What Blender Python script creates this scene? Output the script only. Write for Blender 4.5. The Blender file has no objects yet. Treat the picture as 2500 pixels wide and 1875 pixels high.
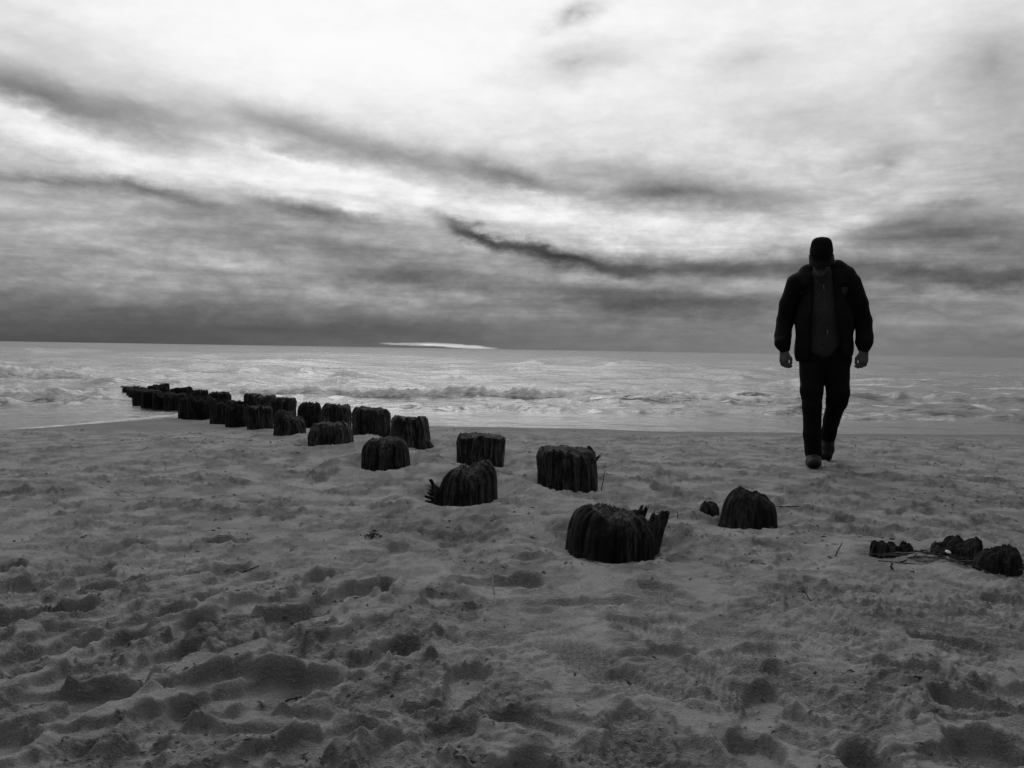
import bpy, bmesh, math, random
import numpy as np
from mathutils import Vector, Matrix

R_ = math.radians
scene = bpy.context.scene
COL = scene.collection

# ------------------------------------------------------------------ camera
CAM_H = 0.85
cam_d = bpy.data.cameras.new('camera')
cam = bpy.data.objects.new('camera', cam_d); COL.objects.link(cam)
cam_d.sensor_width = 36.0
cam_d.lens = 36.0 * 2050 / 2500
cam_d.clip_start = 0.05
cam_d.clip_end = 30000
M = Matrix.Rotation(R_(90 - 2.36), 4, 'X') @ Matrix.Rotation(R_(0.92), 4, 'Z')
M.translation = Vector((0, 0, CAM_H))
cam.matrix_world = M
scene.camera = cam

# ------------------------------------------------------------------ world: overcast sky with cloud bands
SUN_EL, SUN_AZ = 42.0, -8.0          # degrees, azimuth from +Y towards +X
sun_dir = Vector((math.sin(R_(SUN_AZ)) * math.cos(R_(SUN_EL)), math.cos(R_(SUN_AZ)) * math.cos(R_(SUN_EL)), math.sin(R_(SUN_EL))))
world = bpy.data.worlds.new('World'); scene.world = world
world.use_nodes = True
wt = world.node_tree; wt.nodes.clear()
WN = wt.nodes.new
def wl(a, b): wt.links.new(a, b)
def wmath(op, a, b=None, c=None):
    n = WN('ShaderNodeMath'); n.operation = op
    for i, v in enumerate((a, b, c)):
        if v is None: continue
        if isinstance(v, (int, float)): n.inputs[i].default_value = v
        else: wl(v, n.inputs[i])
    return n.outputs[0]
def wvec(op, a, b):
    n = WN('ShaderNodeVectorMath'); n.operation = op
    for i, v in enumerate((a, b)):
        if isinstance(v, tuple): n.inputs[i].default_value = v
        else: wl(v, n.inputs[i])
    return n
tc = WN('ShaderNodeTexCoord').outputs['Generated']
dirn = wvec('NORMALIZE', tc, (0, 0, 0)).outputs[0]
sep = WN('ShaderNodeSeparateXYZ'); wl(dirn, sep.inputs[0])
az = wmath('MULTIPLY', wmath('ARCTAN2', sep.outputs[0], sep.outputs[1]), 57.29578)
el = wmath('MULTIPLY', wmath('ARCSINE', sep.outputs[2]), 57.29578)
cmb = WN('ShaderNodeCombineXYZ'); wl(az, cmb.inputs[0]); wl(el, cmb.inputs[1])
def wnoise(scale3, scale, detail, rough, color=False, seed=(0, 0, 0), dist=0.0, ctr=None):
    v = wvec('MULTIPLY', dirn, scale3).outputs[0]
    v = wvec('ADD', v, seed).outputs[0]
    n = WN('ShaderNodeTexNoise'); n.inputs['Scale'].default_value = scale
    n.inputs['Detail'].default_value = detail; n.inputs['Roughness'].default_value = rough
    n.inputs['Distortion'].default_value = dist
    wl(v, n.inputs['Vector'])
    return n.outputs['Color'] if color else wmath('SUBTRACT', n.outputs['Fac'], 0.5)
# warp the position on the sky so cloud edges are ragged
w1 = wvec('SUBTRACT', wnoise((1, 1, 2.6), 5.0, 9, 0.6, True, (3, 1, 7)), (0.5, 0.5, 0.5)).outputs[0]
w1 = wvec('MULTIPLY', w1, (7, 2.0, 0)).outputs[0]
w2 = wvec('SUBTRACT', wnoise((1, 1, 1.8), 34.0, 8, 0.65, True, (8, 2, 1)), (0.5, 0.5, 0.5)).outputs[0]
w2 = wvec('MULTIPLY', w2, (2.6, 1.1, 0)).outputs[0]
pos = wvec('ADD', wvec('ADD', cmb.outputs[0], w1).outputs[0], w2).outputs[0]
def px2ae(x, y):
    "photo direction -> azimuth, elevation in degrees (camera roll and pitch removed)"
    v = M.to_3x3() @ Vector(((x - 1250) / 2050, -(y - 937.5) / 2050, -1)).normalized()
    return math.degrees(math.atan2(v.x, v.y)), math.degrees(math.asin(v.z))
CLOUDS = [  # centre x, y, half length, half height (photo scale), slope down to the right, strength of the shade (-) or glow (+)
    (90, 235, 260, 48, 14, -1.0), (330, 275, 230, 30, 12, -.45),
    (700, 320, 420, 45, 11, -.55), (1000, 385, 380, 42, 12, -.5), (1270, 428, 190, 34, 14, -.75),
    (1640, 472, 210, 34, 7, -1.0), (1480, 405, 300, 40, 6, -.25),
    (120, 447, 170, 20, 2, -.75), (350, 462, 130, 26, 4, -.8), (470, 495, 150, 18, 10, -.4),
    (760, 522, 190, 24, 13, -.85), (640, 560, 300, 40, 6, -.35),
    (1190, 574, 150, 17, 17, -1.5), (1370, 622, 230, 18, 13, -1.5), (1620, 652, 300, 26, 4, -1.1),
    (2260, 668, 460, 32, 4, -1.05), (2470, 690, 200, 26, 4, -.6),
    (1590, 737, 330, 44, 2, -.95), (1010, 668, 260, 36, 4, -.7), (1350, 690, 400, 30, 4, -.3),
    (2220, 540, 210, 34, -12, -.55), (2420, 600, 190, 46, 10, -.7), (2330, 565, 130, 24, -12, -.4), (2080, 600, 200, 30, -8, -.35),
    (1400, 48, 90, 30, -16, -.6), (1420, 160, 190, 50, -9, -.5), (1830, 145, 160, 60, 0, -.28),
    (2180, 385, 90, 46, -10, -.5), (2430, 150, 130, 100, 20, -.5), (2480, 330, 160, 90, 10, -.2), (1950, 275, 160, 50, 0, -.18),
    (150, 655, 380, 30, 4, -.3), (40, 560, 300, 40, 6, -.2),
    (2300, 800, 1100, 100, 0, .25), (100, 825, 900, 75, 1, -.75), (900, 800, 700, 50, 2, -.35), (60, 80, 260, 110, 20, -.2),
    (180, 345, 360, 45, 14, .5), (620, 430, 330, 50, 8, .45), (980, 475, 320, 70, 6, .6), (60, 285, 160, 28, 14, .35),
    (1360, 520, 190, 55, 8, .65), (1300, 575, 120, 24, 14, .3), (1600, 560, 300, 55, 6, .4), (1780, 600, 260, 45, -8, .4),
    (1450, 455, 60, 22, 0, .35), (1230, 520, 110, 34, 10, .45), (1480, 580, 150, 22, 12, .4), (640, 372, 300, 14, 12, .4), (1250, 462, 160, 14, 12, .45), (330, 432, 150, 14, 4, .3), (830, 505, 160, 14, 12, .3), (2380, 735, 330, 30, 0, .15), (380, 615, 420, 24, 6, .35), (300, 665, 500, 22, 5, .3),
    (900, 150, 900, 200, 6, .22), (1900, 380, 500, 60, 4, .2), (2400, 470, 220, 40, 10, .3), (2050, 560, 130, 40, -18, .3),
]
acc = None
def addf(v):
    global acc
    acc = v if acc is None else wmath('ADD', acc, v)
for (cx, cy, hl, hh, slope, amp) in CLOUDS:
    a0, e0 = px2ae(cx, cy)
    mp = WN('ShaderNodeMapping'); mp.vector_type = 'TEXTURE'
    mp.inputs['Location'].default_value = (a0, e0, 0)
    mp.inputs['Rotation'].default_value = (0, 0, R_(-slope + 0.9))
    k = 57.3 / 2050 * 1.75
    mp.inputs['Scale'].default_value = (hl * k, hh * k, 1)
    wl(pos, mp.inputs['Vector'])
    g = WN('ShaderNodeTexGradient'); g.gradient_type = 'QUADRATIC_SPHERE'; wl(mp.outputs[0], g.inputs[0])
    addf(wmath('MULTIPLY', g.outputs['Fac'], amp * (1.25 if amp < 0 else .95)))
feat = acc; acc = None
def ramp_el(e0, e1, v0, v1):
    r = WN('ShaderNodeMapRange'); wl(el, r.inputs[0])
    for i, v in zip((1, 2, 3, 4), (e0, e1, v0, v1)): r.inputs[i].default_value = v
    return r.outputs[0]
# streaky and puffy general structure, the same all the way round
addf(wmath('MULTIPLY', wnoise((1, 1, 5.5), 3.2, 8, 0.62, seed=(11, 4, 2), dist=.25), 1.0))
addf(wmath('MULTIPLY', wnoise((1, 1, 2.2), 9.0, 9, 0.62, seed=(2, 14, 5), dist=.7), 1.1))
bil = wmath('ABSOLUTE', wnoise((1, 1, 2.6), 11.0, 8, 0.6, seed=(7, 3, 1)))
addf(wmath('MULTIPLY', wmath('SUBTRACT', bil, .09), 2.4))
addf(wmath('MULTIPLY', wmath('SUBTRACT', wmath('ABSOLUTE', wnoise((1, 1, 1.7), 30.0, 6, 0.6, seed=(4, 8, 2))), .09), .7))
acc = wmath('MULTIPLY', acc, ramp_el(4, 16, 1.0, .24))
flat_ = wmath('MULTIPLY', wnoise((1, 1, 13), 3.6, 7, 0.6, seed=(5, 5, 9), dist=.2), ramp_el(6, 14, 1.5, 0))
acc = wmath('ADD', acc, flat_)
acc = wmath('ADD', wmath('MULTIPLY', acc, ramp_el(0.2, 3.5, .3, 1.0)), feat)
ramp_in = WN('ShaderNodeMapRange'); wl(el, ramp_in.inputs[0])
for i, v in zip((1, 2, 3, 4), (0.0, 32.0, 0.0, 1.0)): ramp_in.inputs[i].default_value = v
ramp = WN('ShaderNodeValToRGB'); wl(ramp_in.outputs[0], ramp.inputs[0])
STOPS = [(0, .20), (1.6, .22), (3.6, .33), (6, .42), (9, .50), (12, .61), (15, .71), (19, .84), (25, .87), (32, .88)]
els = ramp.color_ramp.elements
els[0].position = 0; els[0].color = (STOPS[0][1],) * 3 + (1,)
els[1].position = 1; els[1].color = (STOPS[-1][1],) * 3 + (1,)
for e_, v_ in STOPS[1:-1]:
    q = els.new(e_ / 32); q.color = (v_, v_, v_, 1)
bw0 = WN('ShaderNodeRGBToBW'); wl(ramp.outputs[0], bw0.inputs[0])
cloud = wmath('MULTIPLY', bw0.outputs[0], wmath('EXPONENT', acc))
# brighter towards the veiled sun
sd = wvec('DOT_PRODUCT', dirn, tuple(sun_dir)).outputs['Value']
lobe = wmath('POWER', wmath('MULTIPLY_ADD', sd, .5, .5), 2.1)
cloud = wmath('MULTIPLY', cloud, wmath('MULTIPLY_ADD', lobe, 1.12, .1))
# the bright slot of clear sky on the horizon under the cloud
def slot(cx, cy, hl, hh, amp, slope):
    a0, e0 = px2ae(cx, cy)
    mp = WN('ShaderNodeMapping'); mp.vector_type = 'TEXTURE'
    mp.inputs['Location'].default_value = (a0, e0, 0)
    mp.inputs['Scale'].default_value = (hl * 57.3 / 2050, hh * 57.3 / 2050, 1)
    mp.inputs['Rotation'].default_value = (0, 0, R_(-slope))
    wv = wvec('ADD', cmb.outputs[0], wvec('MULTIPLY', w2, (1.2, .14, 0)).outputs[0]).outputs[0]
    wl(wv, mp.inputs['Vector'])
    g = WN('ShaderNodeTexGradient'); g.gradient_type = 'SPHERICAL'; wl(mp.outputs[0], g.inputs[0])
    r = WN('ShaderNodeMapRange'); r.interpolation_type = 'SMOOTHSTEP'; wl(g.outputs['Fac'], r.inputs[0])
    for i, v in zip((1, 2, 3, 4), (0.0, 0.55, 0.0, amp)): r.inputs[i].default_value = v
    rag = WN('ShaderNodeMapRange'); wl(wnoise((1, 1, 30), 5.0, 5, .6, seed=(1, 9, 4)), rag.inputs[0])
    for i, v in zip((1, 2, 3, 4), (-.22, .12, .15, 1.1)): rag.inputs[i].default_value = v
    return wmath('MULTIPLY', r.outputs[0], rag.outputs[0])
cloud = wmath('ADD', cloud, slot(1115, 845, 125, 6, .5, 3))
cloud = wmath('ADD', cloud, slot(1000, 841, 90, 4, .3, 1))
cloud = wmath('SMOOTH_MIN', cloud, .97, .35)
sky = WN('ShaderNodeTexSky'); sky.sky_type = 'NISHITA'; sky.sun_disc = False
sky.sun_elevation = R_(SUN_EL); sky.sun_rotation = R_(SUN_AZ)
bwn = WN('ShaderNodeRGBToBW'); wl(sky.outputs[0], bwn.inputs[0])
tot = wmath('ADD', wmath('MULTIPLY', cloud, 10.0), wmath('MULTIPLY', bwn.outputs[0], 0.006))
bg = WN('ShaderNodeBackground'); wl(tot, bg.inputs[0]); bg.inputs[1].default_value = 0.1
wo = WN('ShaderNodeOutputWorld'); wl(bg.outputs[0], wo.inputs[0])

# ------------------------------------------------------------------ sun behind the overcast, exposure
sl = bpy.data.lights.new('sun', 'SUN'); sl.energy = 1.4; sl.angle = R_(42)
sun = bpy.data.objects.new('sun', sl); COL.objects.link(sun)
sun.rotation_euler = sun_dir.to_track_quat('Z', 'Y').to_euler()
scene.view_settings.view_transform = 'Standard'
scene.view_settings.look = 'None'
scene.view_settings.exposure = 0.0
scene.view_settings.gamma = 1.0
scene.view_settings.use_curve_mapping = False
scene.cycles.use_denoising = True

# ------------------------------------------------------------------ helpers
rng = np.random.default_rng(7)
def smooth(a, b, x):
    t = np.clip((x - a) / (b - a), 0, 1); return t * t * (3 - 2 * t)
def perlin(x, y, seed=0):
    xi = np.floor(x).astype(np.int64); yi = np.floor(y).astype(np.int64)
    xf = x - xi; yf = y - yi
    u = xf * xf * xf * (xf * (xf * 6 - 15) + 10); v = yf * yf * yf * (yf * (yf * 6 - 15) + 10)
    def g(ix, iy, dx, dy):
        h = (ix * 374761393 + iy * 668265263 + seed * 974634777) & 0xffffffff
        h = ((h ^ (h >> 13)) * 1274126177) & 0xffffffff
        h = (h ^ (h >> 16)) & 1023
        return GX[h] * dx + GY[h] * dy
    a = g(xi, yi, xf, yf); b = g(xi + 1, yi, xf - 1, yf)
    c = g(xi, yi + 1, xf, yf - 1); d = g(xi + 1, yi + 1, xf - 1, yf - 1)
    return (a + u * (b - a)) * (1 - v) + (c + u * (d - c)) * v
_an = np.arange(1024) / 1024 * 2 * np.pi
GX, GY = np.cos(_an) * 1.5, np.sin(_an) * 1.5
def fbm(x, y, octv=4, seed=0, gain=.5):
    s = np.zeros_like(x); a = 1.0
    for i in range(octv):
        s += a * perlin(x, y, seed + i * 17); x = x * 2.03 + 5.1; y = y * 2.03 + 1.7; a *= gain
    return s
def ridged(x, y, octv=4, seed=0):
    s = np.zeros_like(x); a = 1.0
    for i in range(octv):
        n = 1 - np.abs(perlin(x, y, seed + i * 31)); s += a * n * n; x = x * 2.1 + 3.3; y = y * 2.1 + 8.1; a *= .5
    return s

def mesh_np(name, V, F, smooth_shade=True):
    "V (n,3) floats, F (m,4) or (m,3) ints"
    me = bpy.data.meshes.new(name)
    V = np.asarray(V, np.float32); F = np.asarray(F, np.int32); k = F.shape[1]
    me.vertices.add(len(V)); me.vertices.foreach_set('co', V.ravel())
    me.loops.add(F.size); me.loops.foreach_set('vertex_index', F.ravel())
    me.polygons.add(len(F))
    me.polygons.foreach_set('loop_start', np.arange(0, F.size, k, dtype=np.int32))
    me.polygons.foreach_set('loop_total', np.full(len(F), k, np.int32))
    me.polygons.foreach_set('use_smooth', np.full(len(F), smooth_shade, bool))
    me.update(calc_edges=True); me.validate()
    return me
def grid_faces(nr, nc, wrap=False):
    i = np.arange(nr - 1)[:, None]; j = np.arange(nc if wrap else nc - 1)[None, :]
    j2 = (j + 1) % nc
    return np.stack([i * nc + j, i * nc + j2, (i + 1) * nc + j2, (i + 1) * nc + j], -1).reshape(-1, 4)
def attr(me, name, vals):
    a = me.attributes.new(name, 'FLOAT', 'POINT'); a.data.foreach_set('value', np.asarray(vals, np.float32).ravel())
def link(name, me, mat=None, parent=None):
    o = bpy.data.objects.new(name, me); COL.objects.link(o)
    if mat: me.materials.append(mat)
    if parent: o.parent = parent
    return o
def empty(name, loc=(0, 0, 0), rz=0):
    o = bpy.data.objects.new(name, None); COL.objects.link(o); o.location = loc; o.rotation_euler = (0, 0, rz)
    o.empty_display_size = .1
    return o
def tag(o, label=None, cat=None, group=None, kind=None):
    for k, v in (('label', label), ('category', cat), ('group', group), ('kind', kind)):
        if v: o[k] = v
    return o

class Mat:
    "small helper for grey procedural materials"
    def __init__(s, name, rough=.8, spec=.3):
        s.m = bpy.data.materials.new(name); s.m.use_nodes = True; s.t = s.m.node_tree
        s.b = s.t.nodes['Principled BSDF']; s.b.inputs['Roughness'].default_value = rough
        s.b.inputs['Specular IOR Level'].default_value = spec
        s.tc = s.n('ShaderNodeTexCoord')
    def n(s, t): return s.t.nodes.new(t)
    def l(s, a, b): s.t.links.new(a, b)
    def noise(s, scale, detail=6, rough=.6, vec=None, scale3=None, dist=0):
        v = vec or s.tc.outputs['Object']
        if scale3:
            m = s.n('ShaderNodeMapping'); m.inputs['Scale'].default_value = scale3; s.l(v, m.inputs[0]); v = m.outputs[0]
        n = s.n('ShaderNodeTexNoise'); n.inputs['Scale'].default_value = scale
        n.inputs['Detail'].default_value = detail; n.inputs['Roughness'].default_value = rough
        n.inputs['Distortion'].default_value = dist; s.l(v, n.inputs['Vector'])
        return n.outputs['Fac']
    def rng(s, v, a, b, c, d, sm=False):
        r = s.n('ShaderNodeMapRange'); s.l(v, r.inputs[0])
        if sm: r.interpolation_type = 'SMOOTHSTEP'
        for i, q in zip((1, 2, 3, 4), (a, b, c, d)): r.inputs[i].default_value = q
        return r.outputs[0]
    def math(s, op, a, b=None):
        m = s.n('ShaderNodeMath'); m.operation = op
        for i, q in enumerate((a, b)):
            if q is None: continue
            if isinstance(q, (int, float)): m.inputs[i].default_value = q
            else: s.l(q, m.inputs[i])
        return m.outputs[0]
    def mix(s, f, a, b):
        m = s.n('ShaderNodeMix'); m.data_type = 'FLOAT'; s.l(f, m.inputs[0])
        for i, q in ((2, a), (3, b)):
            if isinstance(q, (int, float)): m.inputs[i].default_value = q
            else: s.l(q, m.inputs[i])
        return m.outputs[0]
    def at(s, name):
        a = s.n('ShaderNodeAttribute'); a.attribute_name = name; return a.outputs['Fac']
    def col(s, v):
        if isinstance(v, (int, float)): s.b.inputs['Base Color'].default_value = (v, v, v, 1)
        else: s.l(v, s.b.inputs['Base Color'])
    def rough(s, v): s.l(v, s.b.inputs['Roughness'])
    def bump(s, h, strength=.5, dist=.01):
        b = s.n('ShaderNodeBump'); b.inputs['Strength'].default_value = strength; b.inputs['Distance'].default_value = dist
        s.l(h, b.inputs['Height']); s.l(b.outputs[0], s.b.inputs['Normal'])

# ------------------------------------------------------------------ beach height field
SEA = -0.30
def line_near(y): return 0.44 - 0.57 * (y - 3.6)          # the two rows of the groyne
def line_far(y): return 1.05 - 0.565 * (y - 4.26)
# piles: key -> x, y, radius, top z, sand level at its foot
PILES = {
 'A': (0.44, 3.62, .193, 0.155), 'I': (-.24, 4.65, .173, 0.186), 'K': (-.88, 5.93, .177, 0.198), 'M': (-1.50, 7.00, .178, 0.208),
 'T': (-2.13, 8.05, .155, 0.192), 'U': (-2.69, 9.0, .135, 0.192), 'V': (-3.15, 9.7, .135, 0.166), 'W': (-3.56, 10.4, .165, 0.150),
 'X': (-4.28, 11.6, .20, 0.110), 'Y1': (-4.62, 11.98, .13, .07), 'Y2': (-5.72, 14.25, .19, .01), 'Y3': (-5.98, 14.4, .19, .01), 'Y4': (-6.26, 14.6, .19, .02),
 'Y5': (-6.62, 15.2, .23, .0), 'Y6': (-7.10, 16.1, .23, -.03), 'Y7': (-7.62, 17.1, .23, -.07), 'Y8': (-8.14, 18.1, .23, -.10), 'Y9': (-8.68, 19.1, .23, -.13), 'Y10': (-9.25, 20.2, .23, -.17),
 'D': (1.21, 4.26, .142, 0.138), 'B': (.36, 5.26, .180, 0.230), 'J': (-.23, 6.36, .180, 0.190), 'L': (-.86, 7.34, .158, 0.246), 'N': (-1.40, 8.38, .190, 0.240),
 'O': (-1.90, 9.12, .155, 0.215), 'P': (-2.36, 9.75, .135, 0.176), 'Q': (-2.86, 10.5, .148, 0.195), 'R': (-3.30, 11.3, .135, 0.170), 'S': (-3.74, 12.2, .145, 0.143),
 'Z1': (-5.16, 14.8, .20, .0), 'Z2': (-5.68, 15.25, .15, .005), 'Z3': (-6.28, 15.9, .20, .01), 'Z4': (-7.08, 16.8, .20, .015),
 'E': (1.60, 3.54, .066, .062), 'F': (1.705, 3.56, .03, .04), 'G': (1.885, 3.53, .094, .085), 'H': (1.925, 3.29, .09, .09), 'C': (1.06, 4.45, .055, .045),
}
FEET = [(2.2855, 6.32), (2.62, 6.88)]
def base_ground(x, y):
    zl = np.interp(y, [-100, 7.4, 8, 9, 9.7, 10.4, 11.5, 13.6, 18, 30, 90, 400, 9000], [0, 0, -.03, -.08, -.11, -.135, -.19, -.30, -.48, -.9, -3, -6, -6])
    yw_ = y + .22 * perlin(x * .33 + 2, x * 0 + .5, 93) + .07 * perlin(x * 1.1, x * 0 + .5, 94)
    zr = np.interp(yw_, [-100, 8.6, 9.2, 9.8, 10.6, 11.8, 14, 30, 90, 400, 9000], [0, 0, -.012, -.06, -.15, -.30, -.48, -.9, -3, -6, -6])
    s = smooth(-.5, .7, x - line_far(y) - .1)
    s = np.where(y > 16, 1, s)
    z = zl * (1 - s) + zr * s
    # shoreline bows towards the viewer at the far left
    z = z - .18 * smooth(4.7, 7.0, -x) * smooth(7.6, 10.5, y) * (y < 30)
    # bank of blown sand kept between the two rows, dropping sharply on its far side
    d = (x - line_near(y) - .34) * .87
    w = np.where(d < 0, .42, .16)
    ridge = .055 * np.exp(-(d / w) ** 2) * smooth(3.5, 4.3, y) * (1 - smooth(8.2, 9.6, y))
    z = z + ridge - .02 * np.exp(-((d - .36) / .22) ** 2) * smooth(3.8, 4.6, y) * (1 - smooth(7.5, 8.8, y))
    return z
def sole(a, b, L, W):
    "signed distance-like value to a shoe outline, a along the foot (toe +), b across"
    ww = W * (1 + .16 * np.sin((a / L + .1) * 3.0) - .22 * np.exp(-((a + .06 * L) / (.22 * L)) ** 2))
    q = np.sqrt((np.abs(a) / (L)) ** 3.2 + (np.abs(b) / ww) ** 2.4 + 1e-9)
    return (q ** .75 - 1) * W
def sand_height(x, y):
    z = base_ground(x, y)
    near = 1 - smooth(2.2, 4.6, y + 0 * x)
    wetz = smooth(8.1, 9.3, y + .35 * perlin(x * .5, y * .5, 91))       # smooth wet strip by the water
    left = smooth(.35, -.75, x + .25 * (y - 2.2) + .3 * perlin(x * 1.3, y * 1.3, 5))
    tramp = np.clip(left * (1 - smooth(2.5, 3.6, y + .4 * perlin(x * 1.2, y * 1.2, 8))), 0, 1)
    right = smooth(.35, .9, x - .1 * y + .2 * perlin(x * 2, y * 2, 6)) * (1 - smooth(3.0, 4.2, y))
    front = 1 - smooth(1.75, 2.15, y + .2 * perlin(x * 1.7, y * 1.7, 12))
    rough = np.clip(.22 + tramp + .55 * right + .7 * front, 0, 1.1)
    calm = 1 - wetz
    # broad undulation
    z = z + calm * (.022 * perlin(x * .8, y * .8, 1) + .012 * perlin(x * 2.1, y * 1.7, 2))
    # warped coordinates give ragged prints
    wx = .03 * perlin(x * 7, y * 7, 20) + .012 * perlin(x * 22, y * 22, 21)
    wy = .03 * perlin(x * 7, y * 7, 22) + .012 * perlin(x * 22, y * 22, 23)
    # tongues of trodden sand that end in little scarps
    c, s = math.cos(R_(62)), math.sin(R_(62))
    a, b = (x * c + y * s), (-x * s + y * c)
    def saw(q, e=.16):
        f = q - np.floor(q); return np.where(f < 1 - e, f / (1 - e), (1 - f) / e) - .5
    q = 1.5 * fbm((a + wx * 1.2) * 2.3, (b + wy * 1.2) * 4.6, 2, 30, .4) - b * 2.6
    z = z + calm * (tramp * .015 + front * .004 + right * .004) * saw(q)
    q = 1.7 * fbm((x + wx * 1.3) * 2.4, (y + wy * 1.3) * 3.4, 2, 33, .4) - y * 1.6
    z = z + calm * (tramp * .006 + front * .008 + right * .006 + .003) * saw(q, .10)
    z = z + calm * rough * .018 * perlin((x + wx) * 4, (y + wy) * 4, 31)
    # fine wind-cut lips and crumbled edges all over the dry sand
    q = 1.9 * fbm((x + wx) * 3.1, (y + wy) * 3.6, 3, 35, .5) - y * 3.1
    lip = smooth(-.15, .35, perlin(x * 1.5 + 4, y * 1.2, 36) + .6 * perlin(x * 5, y * 4, 37))
    z = z + calm * lip * (.010 - .004 * front) * saw(q, .10)
    q = 2.2 * fbm((x + wx) * 6.5, (y + wy) * 6.0, 2, 38, .5) - y * 6.5
    lip2 = smooth(.0, .45, perlin(x * 2.4, y * 2.0, 39) + .6 * perlin(x * 8, y * 6, 41))
    z = z + calm * lip2 * (.008 - .004 * front) * saw(q, .14)
    # broken crust: little scarps where a wandering contour crosses
    t = fbm((x + wx * .6) * 2.6, (y + wy * .6) * 4.2, 3, 40)
    ter = np.zeros_like(z)
    for lv in (-.45, -.2, .02, .22, .42):
        ter += smooth(-.014, .014, t - lv) - .5 * smooth(-.25, .25, t - lv)
    z = z + calm * (.004 + .004 * rough) * ter * smooth(-.3, .2, perlin(x * 1.1 + 9, y * 1.1, 44) + .12 * near + .1)
    # footprints
    lp = np.array
    def prints(lst):
        nonlocal z
        for (px, py, ang, L, W, dep, rim, tread) in lst:
            m = np.where((np.abs(x - px) < L + .12) & (np.abs(y - py) < L + .12))
            if not len(m[0]): continue
            wk = .10 if tread else .22; xx = x[m] + wx[m] * wk - px; yy = y[m] + wy[m] * wk - py
            ca, sa = math.cos(ang), math.sin(ang)
            aa = xx * ca + yy * sa; bb = -xx * sa + yy * ca
            d = sole(aa, bb, L, W)
            ins = smooth(.003, -.010, d)
            z0 = z[m]; lev = z0[ins > .5].mean() if (ins > .5).any() else 0.0
            tgt = lev + .14 * (z0 - lev) - dep * (1 + .3 * aa / L) + .3 * dep
            if tread:
                tgt = tgt + .003 * np.sign(np.sin(aa * 230 + 60 * bb)) * np.sign(np.sin(bb * 210 + 1)) * (np.abs(bb) < W * .85)
            dz = (tgt - z0) * ins
            dz += rim * np.exp(-((d - .016) / .013) ** 2) * np.clip(.35 + 1.6 * perlin(xx * 15 + px * 9, yy * 15 + py * 7, 50), 0, 1.2)
            z[m] = z0 + dz * (1 - wetz[m] * .8)
    rr = random.Random(5)
    TONGUE = []
    for i in range(90):
        TONGUE.append((rr.uniform(-2.3, .2), rr.uniform(1.25, 3.0), R_(rr.gauss(60, 12)), rr.uniform(.07, .15), rr.uniform(.03, .055), -rr.uniform(.012, .03), 0.0, 0))
    TONGUE = [p for p in TONGUE if p[0] < -.12 * p[1] + (.1 if p[1] < 1.9 else -.2)]
    for i in range(26):
        TONGUE.append((rr.uniform(-.4, 1.7), rr.uniform(1.2, 1.95), R_(rr.gauss(20, 40)), rr.uniform(.07, .14), rr.uniform(.03, .05), -rr.uniform(.008, .018), 0.0, 0))
    P = []
    for i in range(26):                                  # left foreground, trodden deep
        P.append((rr.uniform(-2.4, -.1), rr.uniform(1.1, 3.1), R_(rr.gauss(64, 20)), rr.uniform(.11, .15), rr.uniform(.045, .06), rr.uniform(.02, .05), rr.uniform(.005, .015), 0))
    P = [p for p in P if p[0] < -.12 * (p[1]) + (.15 if p[1] < 2 else -.1)]
    for i in range(16):                                  # across the front
        P.append((rr.uniform(-.9, 1.7), rr.uniform(1.0, 2.1), R_(rr.gauss(120, 50)), rr.uniform(.12, .15), rr.uniform(.045, .055), rr.uniform(.012, .034), rr.uniform(.006, .014), rr.random() < .3))
    for i in range(34):                                  # right side
        P.append((rr.uniform(.5, 2.9), rr.uniform(1.9, 4.2), R_(rr.gauss(150, 50)), rr.uniform(.12, .15), rr.uniform(.045, .055), rr.uniform(.010, .03), rr.uniform(.005, .014), rr.random() < .25))
    for i in range(150):                                 # scattered farther up the beach
        yy = rr.uniform(3.0, 8.6)
        P.append((rr.uniform(-.8, .8) * (yy + .5), yy, R_(rr.uniform(0, 180)), rr.uniform(.10, .15), rr.uniform(.04, .06), rr.uniform(.012, .035), rr.uniform(.006, .015), 0))
    keep = []
    for p in P:
        if any((p[0] - q[0]) ** 2 + (p[1] - q[1]) ** 2 < (q[2] + .17) ** 2 for q in PILES.values()): continue
        if any((p[0] - q[0]) ** 2 + (p[1] - q[1]) ** 2 < .3 ** 2 for q in FEET): continue
        keep.append(p)
    # the ones that can be picked out in the photograph
    keep += [(-.135, 2.42, R_(-6), .15, .055, .012, .005, 1), (.22, 2.33, R_(-52), .14, .05, .006, .003, 1), (.66, 2.47, R_(-38), .15, .052, .012, .008, 1),
             (.80, 2.02, R_(-40), .15, .055, .014, .008, 1), (-.03, 3.0, R_(4), .16, .07, .035, .016, 0), (.23, 2.78, R_(8), .2, .04, .022, .012, 0),
             (-.27, 2.82, R_(-8), .15, .07, .02, .02, 0), (.42, 2.33, R_(20), .12, .06, .03, .014, 0), (-.62, 2.0, R_(45), .16, .07, .045, .014, 0),
             (-1.05, 2.0, R_(10), .15, .06, .05, .014, 0), (-.95, 2.72, R_(50), .09, .06, .045, .008, 0), (-1.42, 3.45, R_(5), .10, .07, .03, .016, 0),
             (1.55, 4.05, R_(5), .15, .055, .022, .012, 0), (1.38, 3.98, R_(-5), .12, .05, .014, .008, 0), (-.28, 5.0, R_(12), .12, .055, .02, .01, 0)]
    rt = random.Random(14); clear = []
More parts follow.
